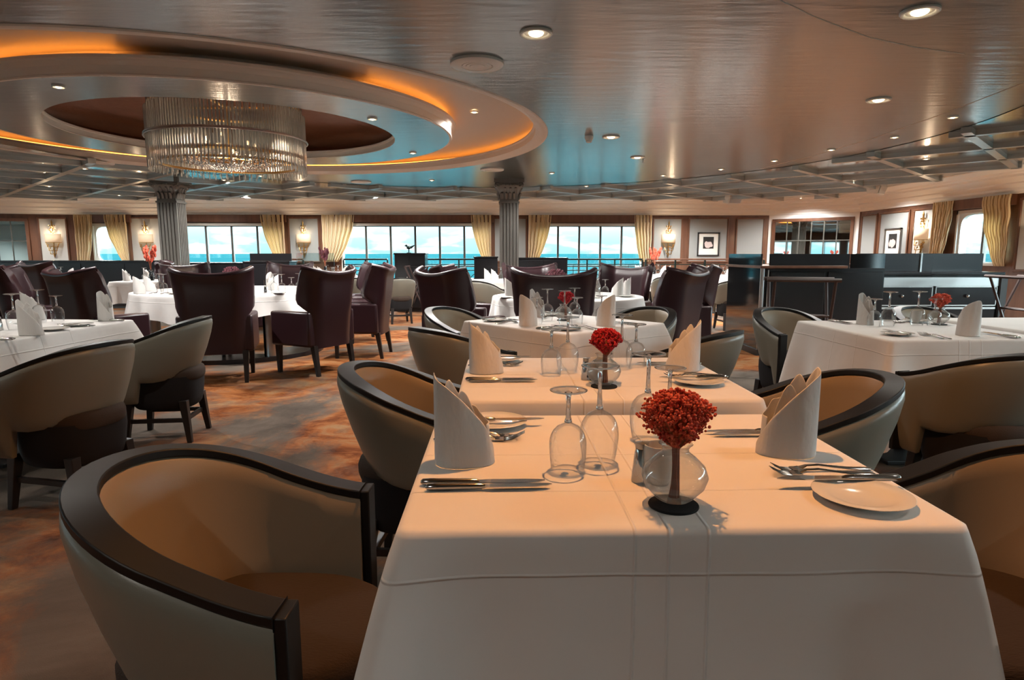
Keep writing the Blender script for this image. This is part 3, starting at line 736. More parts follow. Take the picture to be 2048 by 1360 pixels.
# ---- chandelier
def chandelier():
    cx, cy = -3.36, 8.2
    o = thing('chandelier', 'round chandelier of hanging glass rods under the ceiling recess', 'chandelier', (cx, cy, 2.16))
    rod_me = MB().tube([(0, 0, 0), (0, 0, .62)], .0085, 6).mesh('rod', 'rod', 60)
    rods = []
    for r_, n_, z_, zv in ((.90, 150, .02, .09), (.865, 140, .13, .09)):
        for i in range(n_):
            a = 2 * pi * i / n_ + (.01 if r_ < .88 else 0)
            rods.append((r_ * cos(a), r_ * sin(a), z_ + zv * (i % 2)))
    # nearest to the viewer first
    d = Vector((0 - cx, 0 - cy)).normalized()
    rods.sort(key=lambda p: -(p[0] * d.x + p[1] * d.y) - (.2 if math.hypot(p[0], p[1]) > .88 else 0))
    for x, y, z in rods[:100]:
        q = bpy.data.objects.new('glass_rod', rod_me); C.objects.link(q); q.parent = o; q.location = (x, y, z)
    mb = MB()
    for x, y, z in rods[100:]: mb.tube([(x, y, z), (x, y, z + .62)], .0085, 5)
    q = mb.build('glass_rods', 'rod', o); q['kind'] = 'stuff'
    mb = MB()
    for r_, n_ in ((.84, 130),):
        for i in range(n_):
            a = 2 * pi * i / n_; mb.tube([(r_ * cos(a), r_ * sin(a), .05 + .05 * (i % 2)), (r_ * cos(a), r_ * sin(a), .78)], .0075, 5)
    q = mb.build('inner_glass_rods', 'rod', o); q['kind'] = 'stuff'
    def band(r, z, a0=0, a1=360, dz=0): return [(r * cos(R(a0 + (a1 - a0) * i / 80)), r * sin(R(a0 + (a1 - a0) * i / 80)), z + dz * i / 80) for i in range(81)]
    mb = MB(); mb.tube(band(.925, .40, 150, 515, .02), .011, 6); mb.tube(band(.925, .43, 145, 505, -.02), .008, 6); mb.build('metal_band', 'steel', o)
    mb = MB(); mb.tube(band(.85, .80), .02, 6); mb.tube(band(.80, .12), .014, 6); mb.tube([(-.85, 0, .80), (.85, 0, .80)], .015, 6); mb.tube([(0, -.85, .80), (0, .85, .80)], .015, 6); fr = mb.build('frame_ring', 'gold', o)
    mb = MB()
    for i in range(10): a = R(36 * i + 10); mb.tube([(.78 * cos(a), .78 * sin(a), .78), (.78 * cos(a), .78 * sin(a), HC + .515 - 2.16)], .006, 5)
    mb.build('hanging_wires', 'gold', o)
    mb = MB(); rnd = random.Random(5)
    for k in range(420):
        a = rnd.uniform(0, 2 * pi); rr = .60 * math.sqrt(rnd.uniform(0, 1)); mb.octa((rr * cos(a), rr * sin(a), .06 + .14 * (rr / .6) ** 2 + rnd.uniform(-.01, .03)), .018)
    q = mb.build('crystal_drops', 'stemglass', o, smooth=0); q['kind'] = 'stuff'
    mb = MB(); mb.lathe([(.64, .22), (.66, .24), (.64, .27), (.60, .24)], 48, close=True); mb.build('crystal_bowl_ring', 'gold', o)
    mb = MB()
    for i in range(14):
        a = R(360 / 14 * i); rr = .42 if i % 2 else .25
        mb.sphere((rr * cos(a), rr * sin(a), .22 + .10 * (i % 3)), .018, 8, 6, 1.6)
    mb.build('bulb', 'bulb', o)
    mb = MB(); mb.tube([(0, 0, .16), (0, 0, .82)], .02, 8)
    for i in range(7): a = R(360 / 7 * i); mb.tube([(0, 0, .20), (.25 * cos(a), .25 * sin(a), .17), (.42 * cos(a), .42 * sin(a), .2)], .007, 5)
    mb.build('lamp_arms', 'gold', o)
    l = bpy.data.lights.new('glow', 'POINT'); l.energy = 28; l.color = (1, .76, .52); l.shadow_soft_size = .15
    lo_ = bpy.data.objects.new('glow', l); C.objects.link(lo_); lo_.parent = o; lo_.location = (0, 0, .34)
chandelier()

# ------------------------------------------------------------------ chairs
def make_tub():
    o = thing('tub_chair')
    a_, r_ = .175, .247
    L = 2 * a_ + pi * r_
    def plan(s):                 # s in 0..L, from the left arm tip round the back to the right arm tip; returns point, outward normal
        if s < a_: return Vector((a_ + .02 - s, r_ + .012 * (1 - s / a_))), Vector((0, 1))
        if s > L - a_: q = s - (L - a_); return Vector((.02 + q, -r_ - .012 * q / a_)), Vector((0, -1))
        th = pi / 2 + (s - a_) / r_; return Vector((.02 + r_ * cos(th) * 1.04, r_ * sin(th))), Vector((cos(th), sin(th)))
    def ztop(x): t_ = min(1, max(0, (.195 - x) / .46)); return .645 + .15 * (t_ * t_ * (3 - 2 * t_) * .55 + t_ * .45)
    nS = 44; rows = []
    for i in range(nS + 1):
        s = L * i / nS; p, n = plan(s); zt = ztop(p.x) - .016; back = max(0, -n.x)
        edge = min(s, L - s); zb = .40 + .03 * back
        k = max(0, min(1, (.10 - edge) / .02)); zb = zb * (1 - k) + .27 * k
        prof = [(.020, 1.0, 0), (.031, .97, 0), (.036, .90, 0), (.035, .72, 0), (.028, .45, 0), (.018, .2, 0), (.008, .05, 0), (-.006, 0, 0), (-.024, .01, 0), (-.030, .08, 0), (-.032, .3, 0), (-.031, .6, 0), (-.033, .85, 0), (-.030, .97, 0), (-.020, 1.0, 0)]
        row = []
        for of, t_, _ in prof:
            z = zb + (zt - zb) * t_; h = (zt - z) / .34
            ins = (.085 * back + .02 * (1 - back)) * max(0, h) ** 1.25
            q = p + n * (of - ins); row.append((q.x, q.y, z))
        rows.append(row)
    mb = MB(); mb.grid([r[:9] for r in rows]); mb.f.append(tuple(range(9))[::-1]); mb.f.append(tuple(nS * 9 + k for k in range(9)))
    mb.build('leather_shell', 'leather', o, smooth=50)
    mb = MB(); mb.grid([r[8:] + r[:1] for r in rows]); mb.f.append(tuple(range(8))[::-1]); mb.f.append(tuple(nS * 8 + k for k in range(8)))
    mb.build('inner_lining', 'lining', o, smooth=50)
    # dark rail along the top and down the two front ends
    rows = []
    for i in range(nS + 1):
        s = L * i / nS; p, n = plan(s); zt = ztop(p.x); w = .029
        rows.append([(*(p + n * w), zt - .019), (*(p + n * w), zt), (*(p - n * w), zt), (*(p - n * w), zt - .019)])
    mb = MB(); mb.grid(rows, True); mb.f.append((0, 1, 2, 3)); mb.f.append(tuple(nS * 4 + k for k in (3, 2, 1, 0)))
    for s, sg in ((0, 1), (L, -1)):
        p, n = plan(s); zt = ztop(p.x); y0, y1 = sorted((p.y + .029 * sg, p.y - .029 * sg))
        mb.box(p.x - .002, p.x + .02, y0, y1, .27, zt - .001)
    mb.build('wooden_rail', 'rail_wood', o, smooth=40, bevel=.003)
    # padded seat drum
    rows = []; n = 40
    for z, k in ((.385, .93), (.395, .97), (.41, .99), (.44, .995), (.46, .965), (.472, .90), (.478, .6), (.48, .05)):
        row = []
        for i in range(n):
            a = 2 * pi * i / n; ca, sa = cos(a), sin(a); e_ = 2 / 2.8
            row.append((.05 + .25 * k * abs(ca) ** e_ * (1 if ca > 0 else -1), .195 * k * abs(sa) ** e_ * (1 if sa > 0 else -1), z))
        rows.append(row)
    mb = MB(); mb.grid(rows, True); mb.f.append(tuple(range(n))[::-1]); mb.f.append(tuple((len(rows) - 1) * n + k for k in range(n))); mb.build('seat', 'seat', o, smooth=50)
    rows = []
    for z, k in ((.215, .84), (.23, .90), (.27, .95), (.36, 1.), (.42, 1.0)):
        rows.append([(.02 + .205 * k * abs(cos(a)) ** .72 * (1 if cos(a) > 0 else -1), .202 * k * abs(sin(a)) ** .72 * (1 if sin(a) > 0 else -1), z) for a in [2 * pi * i / 40 for i in range(40)]])
    mb = MB(); mb.grid(rows, True); mb.f.append(tuple(range(40))[::-1]); mb.build('seat_base', 'blackmat', o, smooth=50)
    for sx in (-1, 1):
        for sy in (-1, 1): MB().taper(.035 + sx * .16, sy * .15, 0, .27, .015, .024, .03 * sx, .02 * sy).build('leg', 'leg', o, smooth=0, bevel=.003)
    mb = MB()
    for sy in (-1, 1): mb.box(-.13, .20, sy * .155 - .01, sy * .155 + .01, .13, .155)
    mb.box(-.135, -.115, -.155, .155, .13, .155); mb.build('stretcher', 'leg', o, smooth=0)
    return o
KT = Kind(make_tub, 'chair')
def tub(x, y, deg, label, group=None): return KT.put((x, y, 0), R(deg), label, group)

def make_wing():
    o = thing('wing_chair')
    def wz(z): 
        t_ = min(1, max(0, (z - .56) / .16)); t_ = t_ * t_ * (3 - 2 * t_); return .265 + .075 * t_ + .02 * max(0, (z - .72) / .33)
    def dz(z):
        t_ = min(1, max(0, (z - .58) / .16)); t_ = t_ * t_ * (3 - 2 * t_); return .05 + .15 * t_ - .05 * max(0, (z - .8) / .25)
    def shell(off):
        rows = []
        for j in range(19):
            v = j / 18.; row = []
            for i in range(29):
                u = -1 + 2 * i / 28.; zt = .985 + .065 * abs(u) ** 1.8; z = .27 + (zt - .27) * v
                w = wz(z) - off * .8; d = dz(z)
                yy = w * (1 - (1 - abs(u)) ** 1.35) * (1 if u >= 0 else -1)
                xx = -.27 - .13 * max(0, z - .35) ** 1.15 + off + d * max(0, (abs(u) - .45) / .55) ** 1.7
                row.append((xx - (.02 * max(0, (v - .93) / .07)), yy, z))
            rows.append(row)
        return rows
    a = shell(0); b = shell(.055)
    mb = MB(); mb.grid(a); mb.grid(b)
    n = 29; m = 19; base = n * m
    for i in range(n - 1):
        mb.f.append(((m - 1) * n + i, (m - 1) * n + i + 1, base + (m - 1) * n + i + 1, base + (m - 1) * n + i)); mb.f.append((i, base + i, base + i + 1, i + 1))
    for j in range(m - 1):
        mb.f.append((j * n, (j + 1) * n, base + (j + 1) * n, base + j * n)); mb.f.append((j * n + n - 1, base + j * n + n - 1, base + (j + 1) * n + n - 1, (j + 1) * n + n - 1))
    bk = mb.build('wing_back', 'burgundy', o, smooth=55, bevel=0, fixn=True)
    # rolled piping along the top edge
    mb = MB(); mb.tube([((p[0] + q[0]) / 2, (p[1] + q[1]) / 2, p[2] + .005) for p, q in zip(a[-1], b[-1])], .027, 8); mb.build('top_roll', 'burgundy', bk, smooth=60)
    for s_ in (-1, 1):
        mb = MB(); y0, y1 = sorted((s_ * .235, s_ * .325)); mb.box(-.24, .27, y0, y1, .29, .63); mb.build('arm', 'burgundy', o, smooth=40, bevel=.022)
    MB().box(-.22, .30, -.24, .24, .29, .47).build('seat', 'burgundy', o, smooth=40, bevel=.03)
    for sx, sy in ((-1, -1), (-1, 1), (1, -1), (1, 1)):
        MB().taper(sx * .235 + .01, sy * .25, 0, .30, .017, .026, -.045 if sx < 0 else 0, 0).build('leg', 'leg', o, smooth=0)
    return o
KW = Kind(make_wing, 'chair')
def wing(x, y, deg, label, group=None): return KW.put((x, y, 0), R(deg), label, group)

# ------------------------------------------------------------------ tables and cloths
def cloth_rect(w, d, drop, seed, flare=.03, fold=.11):
    rnd = random.Random(seed); ph = [rnd.uniform(0, 6.28) for _ in range(8)]
    per = []; ns, nc = 26, 9; hx, hy, rc = w / 2, d / 2, .025
    corners = [(hx, hy, 0), (-hx, hy, 90), (-hx, -hy, 180), (hx, -hy, 270)]
    for k, (cx_, cy_, a0) in enumerate(corners):
        sx = 1 if cx_ > 0 else -1; sy = 1 if cy_ > 0 else -1
        for i in range(nc):
            a = R(a0 + 90 * i / (nc - 1)); per.append((Vector((cx_ - sx * rc + rc * cos(a), cy_ - sy * rc + rc * sin(a))), Vector((cos(a), sin(a)))))
        nx_, ny_, _ = corners[(k + 1) % 4]; p0 = per[-1][0]; n0 = per[-1][1]
        a = R(a0 + 90); q0 = Vector((nx_ - (1 if nx_ > 0 else -1) * rc + rc * cos(a), ny_ - (1 if ny_ > 0 else -1) * rc + rc * sin(a)))
        for i in range(1, ns): 
            t_ = i / ns; t_ = t_ - sin(2 * pi * t_) * .10; per.append((p0.lerp(q0, t_), n0.copy()))
    rows = []
    def row(tt, off, z):
        r = []
        for p, n in per:
            r.append((p.x + n.x * off, p.y + n.y * off, z))
        return r
    rows.append(row(0, -.022, 0)); rows.append(row(0, -.012, 0)); rows.append(row(0, -.004, -.003)); rows.append(row(0, 0, -.012))
    NL = 12
    for j in range(1, NL + 1):
        t_ = j / NL; r = []
        for idx, (p, n) in enumerate(per):
            dc = 1e9; cd = None
            for ci, (cx_, cy_, a0) in enumerate(corners):
                q = math.hypot(p.x - cx_, p.y - cy_)
                if q < dc: dc = q; cd = Vector((cx_ / hx, cy_ / hy)).normalized(); cidx = ci
            g = math.exp(-(dc / .075) ** 2); g2 = math.exp(-((dc - .17) / .10) ** 2)
            s_ = p.x * 3.1 + p.y * 2.3
            off = flare * t_ * (1 - .6 * g2) - .012 * t_ * g2 + t_ * .010 * sin(s_ * 4 + ph[0]) + t_ * .006 * sin(s_ * 9 + ph[1])
            v = p + n * off + cd * (fold * (.55 + .45 * sin(ph[2 + cidx])) ** .5 * t_ ** .85 * g if True else 0)
            z = -.012 - (drop - .012) * t_ * (1 + .22 * g)
            r.append((v.x, v.y, z))
        rows.append(r)
    mb = MB(); mb.grid(rows, True)
    n = len(per); mb.f.append(tuple(range(n))[::-1]); mb.f = [f[::-1] for f in mb.f]
    return mb
def cloth_round(r, drop, seed, nw=14):
    rnd = random.Random(seed); n = 120; rows = []; ph = rnd.uniform(0, 6)
    for j, (k, z) in enumerate(((-.3, 0), (-.02, 0), (-.006, -.003), (0, -.014))): rows.append([((r + k) * cos(2 * pi * i / n), (r + k) * sin(2 * pi * i / n), z) for i in range(n)])
    for j in range(1, 11):
        t_ = j / 10; row = []
        for i in range(n):
            a = 2 * pi * i / n; rr = r + .03 * t_ + t_ * .035 * sin(nw * a + ph + .4 * sin(3 * a)); row.append((rr * cos(a), rr * sin(a), -.014 - (drop - .014) * t_ * (1 + .18 * cos(4 * a))))
        rows.append(row)
    mb = MB(); mb.grid(rows, True); mb.f.append(tuple(range(n))[::-1]); mb.f = [f[::-1] for f in mb.f]; return mb
TZ = .75
def rect_table(x, y, deg, w, d, drop, seed, label, tlabel, flare=.03, fold=.11):
    c = cloth_rect(w, d, drop, seed, flare, fold).build('tablecloth', 'linen', smooth=60); c.location = (x, y, TZ); c.rotation_euler.z = R(deg)
    tag(c, label, 'tablecloth')
    t_ = thing('dining_table', tlabel, 'table', (x, y, 0), R(deg))
    MB().box(-w / 2 + .02, w / 2 - .02, -d / 2 + .02, d / 2 - .02, .715, .744).build('tabletop', 'leg', t_, smooth=0)
    MB().lathe([(.001, .025), (.045, .03), (.04, .06), (.04, .7), (.12, .715)], 20).build('pedestal', 'leg', t_)
    MB().box(-.24, .24, -.24, .24, 0, .025).build('base_plate', 'leg', t_, smooth=0, bevel=.005)
rect_table(.298, 1.335, 0.3, .945, .745, .36, 11, 'white tablecloth with pressed folds on the nearest table', 'square table under the nearest white cloth', .012, .20)
rect_table(.335, 2.275, 0.3, .95, .80, .34, 12, 'white tablecloth on the second table, behind the nearest one', 'square table under the second cloth, straight behind the nearest')
rect_table(.40, 4.10, 40, .90, .97, .32, 13, 'white tablecloth on the table turned cornerwise in the middle', 'table standing cornerwise behind the second table', .05)
rect_table(2.42, 3.68, 2, .90, .98, .46, 14, 'white tablecloth on the right table before the black sideboard', 'table with dark pedestal at right before the black sideboard', .05, .12)
rect_table(3.44, 3.86, 2, .90, .95, .40, 15, 'white tablecloth at the right edge of the photo, beside the right table', 'covered table cut by the right edge of the photo')
rect_table(-3.0, 3.72, -4, 1.0, 1.22, .30, 16, 'white tablecloth on the table at the left edge', 'table under the cloth at the left edge of the photo', .06)

# large round table under the chandelier
c = cloth_round(1.12, .26, 21, 18).build('tablecloth', 'linen', smooth=60); c.location = (-3.22, 7.78, TZ); tag(c, 'white round tablecloth on the big table under the chandelier', 'tablecloth')
t_ = thing('dining_table', 'big round table with steel column base and mirrored plinth under the chandelier', 'table', (-3.22, 7.78, 0))
MB().lathe([(.001, .715), (1.08, .715), (1.08, .744), (.001, .744)], 60).build('tabletop', 'leg', t_)
for i in range(6):
    a = R(60 * i + 75); MB().lathe([(.001, .05), (.065, .05), (.065, .70), (.001, .715)], 16, .90 * cos(a), .90 * sin(a)).build('column', 'steel', t_)
b = MB(); b.lathe([(.001, 0), (1.0, 0), (1.0, .05), (.001, .05)], 48); b.build('plinth', 'black', t_, smooth=0)
b = MB()
for i in range(6):
    a0, a1 = R(60 * i + 80), R(60 * i + 130); p, q = (.86 * cos(a0), .86 * sin(a0)), (.86 * cos(a1), .86 * sin(a1)); b.add([(*p, .05), (*q, .05), (*q, .70), (*p, .70)], [(0, 1, 2, 3)])
b.build('mirrored_panel', 'mirror', t_, smooth=0, solid=.01)
c = cloth_round(.79, .27, 22, 13).build('tablecloth', 'linen', smooth=60); c.location = (.70, 6.68, TZ); tag(c, 'white round tablecloth on the middle table among burgundy wing chairs', 'tablecloth')
t_ = thing('dining_table', 'round table among burgundy wing chairs behind the cornerwise table', 'table', (.70, 6.68, 0))
MB().lathe([(.001, .715), (.76, .715), (.76, .744), (.001, .744)], 48).build('tabletop', 'leg', t_)
MB().lathe([(.001, .03), (.25, .03), (.22, .06), (.06, .1), (.06, .7), (.1, .715)], 24).build('pedestal', 'leg', t_)
MB().lathe([(.001, 0), (.3, 0), (.3, .03), (.001, .03)], 30).build('base_plate', 'leg', t_)

# far tables: cloth and its table as before, smaller in view
FAR = [(-2.5, 11.9, 10, 'far table left of the black service station'), (.10, 10.8, 20, 'far table in front of the right pillar'), (4.45, 12.9, 5, 'far table below the framed flower picture'), (3.25, 13.7, 0, 'far table by the railing under the right sea window'),
       (-7.7, 11.2, 15, 'far left table under the round-cornered window'), (-5.7, 10.6, 0, 'far table in front of the left pillar'), (-3.35, 12.8, 30, 'far table left of the middle sea window')]
for i, (x, y, dg, nm) in enumerate(FAR): rect_table(x, y, dg, .95, .95, .34, 30 + i, 'white tablecloth on the ' + nm, 'small square ' + nm + ', under its cloth')

# ------------------------------------------------------------------ chairs in place
tub(-.53, 1.19, -2, 'taupe tub chair in the foreground left of the nearest table')
tub(-.32, 2.28, -4, 'taupe tub chair left of the second table, its rail toward us')
tub(1.06, 1.19, 184, 'taupe tub chair at the right edge, drawn up to the nearest table')
tub(1.06, 2.10, 176, 'taupe tub chair right of the second table, tan inside showing')
tub(-.26, 3.60, 42, 'taupe tub chair seen from behind at the near left of the cornerwise table')
tub(1.05, 3.44, 138, 'taupe tub chair seen from behind at the near right of the cornerwise table')
tub(-.30, 4.70, -34, 'taupe tub chair at the far left of the cornerwise table')
tub(1.02, 4.66, 222, 'taupe tub chair at the far right of the cornerwise table')
tub(2.10, 4.52, -72, 'taupe tub chair behind the right table, beside the tray stand')
tub(2.17, 2.74, 100, 'taupe tub chair seen from behind in front of the right table')
tub(3.2, 4.62, -80, 'taupe tub chair behind the table cut by the right edge')
tub(-2.04, 3.0, 166, 'taupe tub chair seen from behind at the left table, nearer one')
tub(-2.15, 4.10, 186, 'taupe tub chair at the left table, farther one with tan inside showing')
tub(-1.74, 10.95, 110, 'small taupe tub chair just left of the tall black service station')
tub(-2.44, 10.98, 78, 'small taupe tub chair seen between two burgundy wing chairs')
tub(-.30, 9.72, 60, 'small taupe tub chair before the far table by the right pillar')
tub(3.62, 9.9, 95, 'small taupe tub chair at right, before the far table below the picture')
tub(3.0, 11.4, 80, 'small taupe tub chair half hidden behind the burgundy wing chairs at right')
tub(5.38, 12.9, 180, 'small taupe tub chair right of the far table below the picture')
tub(1.0, 10.85, 190, 'small taupe tub chair right of the far table by the pillar')

wing(-2.68, 6.05, 105, 'burgundy wing chair with its back square to us at the big round table')
wing(-1.90, 6.47, 152, 'burgundy wing chair at the near right of the big round table')
wing(-1.62, 7.45, 178, 'burgundy wing chair seen edge on at the right of the big round table')
wing(-1.92, 8.75, 215, 'burgundy wing chair at the far right of the big round table')
wing(-3.15, 9.35, 265, 'burgundy wing chair at the far side of the big round table')
wing(-4.35, 8.95, 310, 'burgundy wing chair at the far left of the big round table')
wing(-3.78, 6.05, 62, 'burgundy wing chair at the near left of the big round table')
wing(-4.85, 6.75, 28, 'burgundy wing chair further left, before the gridded mirror')
wing(-5.5, 7.1, 60, 'burgundy wing chair cut by the left edge of the photo')
wing(-.36, 5.85, 40, 'burgundy wing chair at the near left of the middle round table')
wing(-.38, 6.98, -8, 'burgundy wing chair overlapping behind it left of the middle round table')
wing(.46, 5.50, 84, 'burgundy wing chair back square to us before the middle round table')
wing(1.42, 7.65, 235, 'burgundy wing chair at the far right of the middle round table')
wing(.40, 7.85, 280, 'burgundy wing chair at the far side of the middle round table')
wing(1.50, 5.90, 140, 'burgundy wing chair at the near right of the middle round table')
wing(2.04, 7.12, 182, 'burgundy wing chair with sunlit inner side, right of the middle round table')
wing(-7.1, 10.2, 70, 'dark burgundy chair at the far left table, the nearer one')
wing(-8.75, 10.4, 30, 'dark burgundy chair at the far left table, the left one')
wing(-6.4, 11.8, 200, 'dark burgundy chair right of the far left table')

# ------------------------------------------------------------------ tableware
def make_glass(hb, rb, hs, rf, r_open):
    def f():
        o = thing('wine_glass')
        prof = [(r_open, 0), (r_open * 1.01, .003)]
        for i in range(1, 13):
            t_ = i / 12; r = (r_open + (rb - r_open) * sin(min(1, t_ * 1.8) * pi / 2)) if t_ < .55 else rb * math.sqrt(max(0.0, 1 - ((t_ - .55) / .45) ** 2.1)) 
            prof.append((max(r, .006), hb * t_))
        MB().lathe(prof, 32).build('bowl', 'glass', o, smooth=80)
        MB().lathe([(.001, hb - .002), (.008, hb + .001), (.0055, hb + .012), (.0042, hb + hs * .5), (.0048, hb + hs - .012), (.008, hb + hs - .004), (.001, hb + hs)], 14).build('stem', 'stemglass', o, smooth=80)
        zt = hb + hs
        MB().lathe([(.004, zt - .006), (.010, zt - .005), (rf * .6, zt - .001), (rf, zt + .001)], 32).build('foot', 'glass', o, smooth=80)
        MB().lathe([(rf + .0022 * cos(2 * pi * k / 8), zt + .001 + .0017 * sin(2 * pi * k / 8)) for k in range(8)], 32, close=True).build('foot_rim', 'stemglass', o, smooth=80)
        return o
    return f
KGT = Kind(make_glass(.115, .041, .092, .038, .033), 'glass')
KGS = Kind(make_glass(.100, .038, .066, .036, .034), 'glass')
def glass(k, x, y, label, group=None): (KGT if k == 'T' else KGS).put((x, y, TZ + .0005), 0, label, group)

def make_napkin(mirror):
    """standing cone fold: one outer wrap whose slanted edge falls from the peak to the foot, softer layers inside"""
    def f():
        o = thing('folded_napkin')
        def add(name, a0, a1, hf, rx, ry, tip, lean, wob, dy=0.):
            n, m = 36, 10; rows = []
            for j in range(m + 1):
                t_ = j / m; row = []
                for i in range(n + 1):
                    q = i / n; a = a0 + (a1 - a0) * q; z = hf(a, q) * t_; k = 1 - tip * (z / .195) ** 1.15
                    w_ = 1 + wob * sin(3.1 * a + 1.3) + wob * .6 * sin(7 * a) * t_
                    row.append((mirror * (rx * k * w_ * cos(a) - lean * z), ry * k * w_ * sin(a) + dy, z))
                rows.append(row)
            mb = MB(); mb.grid(rows); return mb.build(name, 'napkin', o, smooth=75, solid=.002, sub=1)
        def outer(a, q):
            if a < pi: return .195 * (1 - .22 * ((pi - a) / .75) ** 2.)
            d = min(1, (a - pi) / (pi * 1.06)); return .02 + .175 * (1 - d ** 1.9) ** 1.05
        add('outer_fold', pi - .75, 2.06 * pi, outer, .063, .048, .16, .05, .045)
        def back(a, q): return .085 + .075 * math.exp(-((a - .74 * pi) / .70) ** 2) + .022 * math.exp(-((a - .33 * pi) / .45) ** 2) + .02 * q
        add('inner_fold', -.08 * pi, 1.02 * pi, back, .054, .038, .20, .0, .06)
        def mid(a, q): return .06 + .095 * math.exp(-((q - .58) / .42) ** 2)
        add('inner_fold', .12 * pi, 1.15 * pi, mid, .036, .018, .30, -.10, .10, -.008)
        return o
    return f
KN = Kind(make_napkin(1), 'napkin')
KN2 = Kind(make_napkin(-1), 'napkin')
def napkin(x, y, deg, label, z=TZ, group=None):
    """deg is where the diner looks; the peak stands on the diner's side"""
    d = (deg + 180) % 360 - 180
    if abs(d) > 90: KN2.put((x, y, z + .0005), R(d - 180), label, group)
    else: KN.put((x, y, z + .0005), R(d), label, group)

def make_knife():
    o = thing('table_knife')
    mb = MB(); rows = []
    for x, w, h in ((0, .004, .003), (.004, .0075, .006), (.02, .0075, .007), (.09, .006, .006), (.105, .0055, .0055), (.112, .004, .0035)):
        rows.append([(x, w * cos(a), .007 + h * sin(a)) for a in [2 * pi * i / 10 for i in range(10)]])
    mb.grid(rows, True); mb.f.append(tuple(range(10))[::-1]); mb.f.append(tuple(50 + k for k in range(10))); mb.build('handle', 'cutlery', o, smooth=60)
    mb = MB(); pr = [(.11, -.006, .006), (.13, -.0095, .009), (.20, -.0085, .0095), (.225, -.004, .008), (.238, .003, .004)]
    a = [(x, lo, .0065) for x, lo, hi in pr] + [(x, hi, .0065) for x, lo, hi in pr[::-1]]; b = [(x, y, .0085) for x, y, z in a]; n = len(a)
    mb.add(a + b, [tuple(range(n))[::-1], tuple(n + k for k in range(n))] + [(k, (k + 1) % n, n + (k + 1) % n, n + k) for k in range(n)]); mb.build('blade', 'chrome', o, smooth=0)
    return o
def make_fork():
    o = thing('table_fork')
    mb = MB(); rows = []
    for x, w, h, z in ((0, .004, .002, .004), (.004, .007, .003, .004), (.05, .006, .0025, .006), (.11, .0035, .0022, .013), (.135, .005, .0018, .012), (.150, .011, .0014, .006)):
        rows.append([(x, w * cos(a), z + h * sin(a)) for a in [2 * pi * i / 8 for i in range(8)]])
    mb.grid(rows, True); mb.f.append(tuple(range(8))[::-1]); mb.f.append(tuple(40 + k for k in range(8))); mb.build('handle', 'cutlery', o, smooth=60)
    mb = MB()
    for k in range(4):
        y = -.0095 + .0063 * k; mb.tube([(.148, y * .95, .006), (.165, y, .003), (.185, y, .005), (.205, y, .015)], [.0024, .0021, .0018, .0009], 6)
    mb.box(.145, .166, -.0115, .0115, .0035, .0062); mb.build('tines', 'cutlery', o, smooth=50)
    return o
def make_plate():
    o = MB().lathe([(.001, .004), (.045, .004), (.055, .007), (.082, .013), (.084, .0145), (.082, .0155), (.055, .010), (.045, .0075), (.001, .007)], 40).build('side_plate', 'china', smooth=60)
    return o
KK = Kind(make_knife, 'knife'); KF = Kind(make_fork, 'fork'); KP = Kind(make_plate, 'plate')
def make_shaker():
    o = thing('pepper_mill')
    MB().lathe([(.001, 0), (.019, 0), (.0195, .004), (.014, .06), (.0125, .066)], 24).build('body', 'chrome', o)
    MB().lathe([(.0125, .067), (.0132, .07), (.013, .078), (.001, .08)], 24).build('cap', 'steel', o)
    return o
KSH = Kind(make_shaker, 'shaker')
def make_votive():
    o = thing('votive_cup')
    MB().lathe([(.001, .004), (.018, .003), (.024, .010), (.031, .04), (.032, .065), (.0305, .078), (.0285, .078), (.029, .06), (.028, .04), (.021, .014), (.001, .012)], 32).build('cup', 'votive', o)
    MB().lathe([(.001, 0), (.018, 0), (.0185, .003), (.001, .0035)], 24).build('foot', 'steel', o)
    return o
KVT = Kind(make_votive, 'candle holder')
def make_vase():
    o = MB().lathe([(.001, .004), (.026, .004), (.034, .010), (.052, .030), (.058, .048), (.052, .066), (.036, .082), (.0235, .092), (.0225, .098), (.027, .105), (.030, .107)], 40).build('bud_vase', 'vase', smooth=80)
    return o
KVS = Kind(make_vase, 'vase')
KCO = Kind(lambda: MB().lathe([(.001, 0), (.043, 0), (.044, .002), (.043, .0045), (.001, .0045)], 36).build('coaster', 'coaster'), 'coaster')
def make_bunch(m_, n_, rad, h, seed, br=.0042):
    def f():
        rnd = random.Random(seed); o = thing('dried_flower_bunch'); mb = MB(); sm = MB()
        for k in range(n_):
            a = rnd.uniform(0, 2 * pi); u = rnd.uniform(-1.05, 1); rr = rad * (rnd.uniform(.35, 1) ** .5) * math.sqrt(max(0.2, 1 - u * u * .75)) * rnd.uniform(.80, 1.08) * (1 + .14 * sin(3 * a + 5 * u) + .08 * sin(7 * a - 9 * u))
            rr *= 1 - .68 * max(0, -u); p = (rr * cos(a), rr * sin(a), h + u * rad * .74)
            mb.sphere(p, br * rnd.uniform(.7, 1.25), 6, 4)
            if k % 7 == 0:
                sm.tube([(.009 * cos(a), .009 * sin(a), .008), (.006 * cos(a * 2), .006 * sin(a * 2), .095), (p[0] * .5, p[1] * .5, .095 + (p[2] - .095) * .55), p], .0008, 3, False)
        q = mb.build('blossoms', m_, o, smooth=60); q['kind'] = 'stuff'
        for k in range(15):
            a = rnd.uniform(0, 2 * pi); r = rnd.uniform(.2, 1) * .014; sm.tube([(r * cos(a), r * sin(a), .008), (r * .7 * cos(a), r * .7 * sin(a), .05), (r * .6 * cos(a), r * .6 * sin(a), .11)], .0012, 4, False)
        q = sm.build('stems', 'stem', o, smooth=60); q['kind'] = 'stuff'
        return o
    return f
KB1 = Kind(make_bunch('blossom_coral', 2300, .064, .150, 3, .0027), 'flowers')
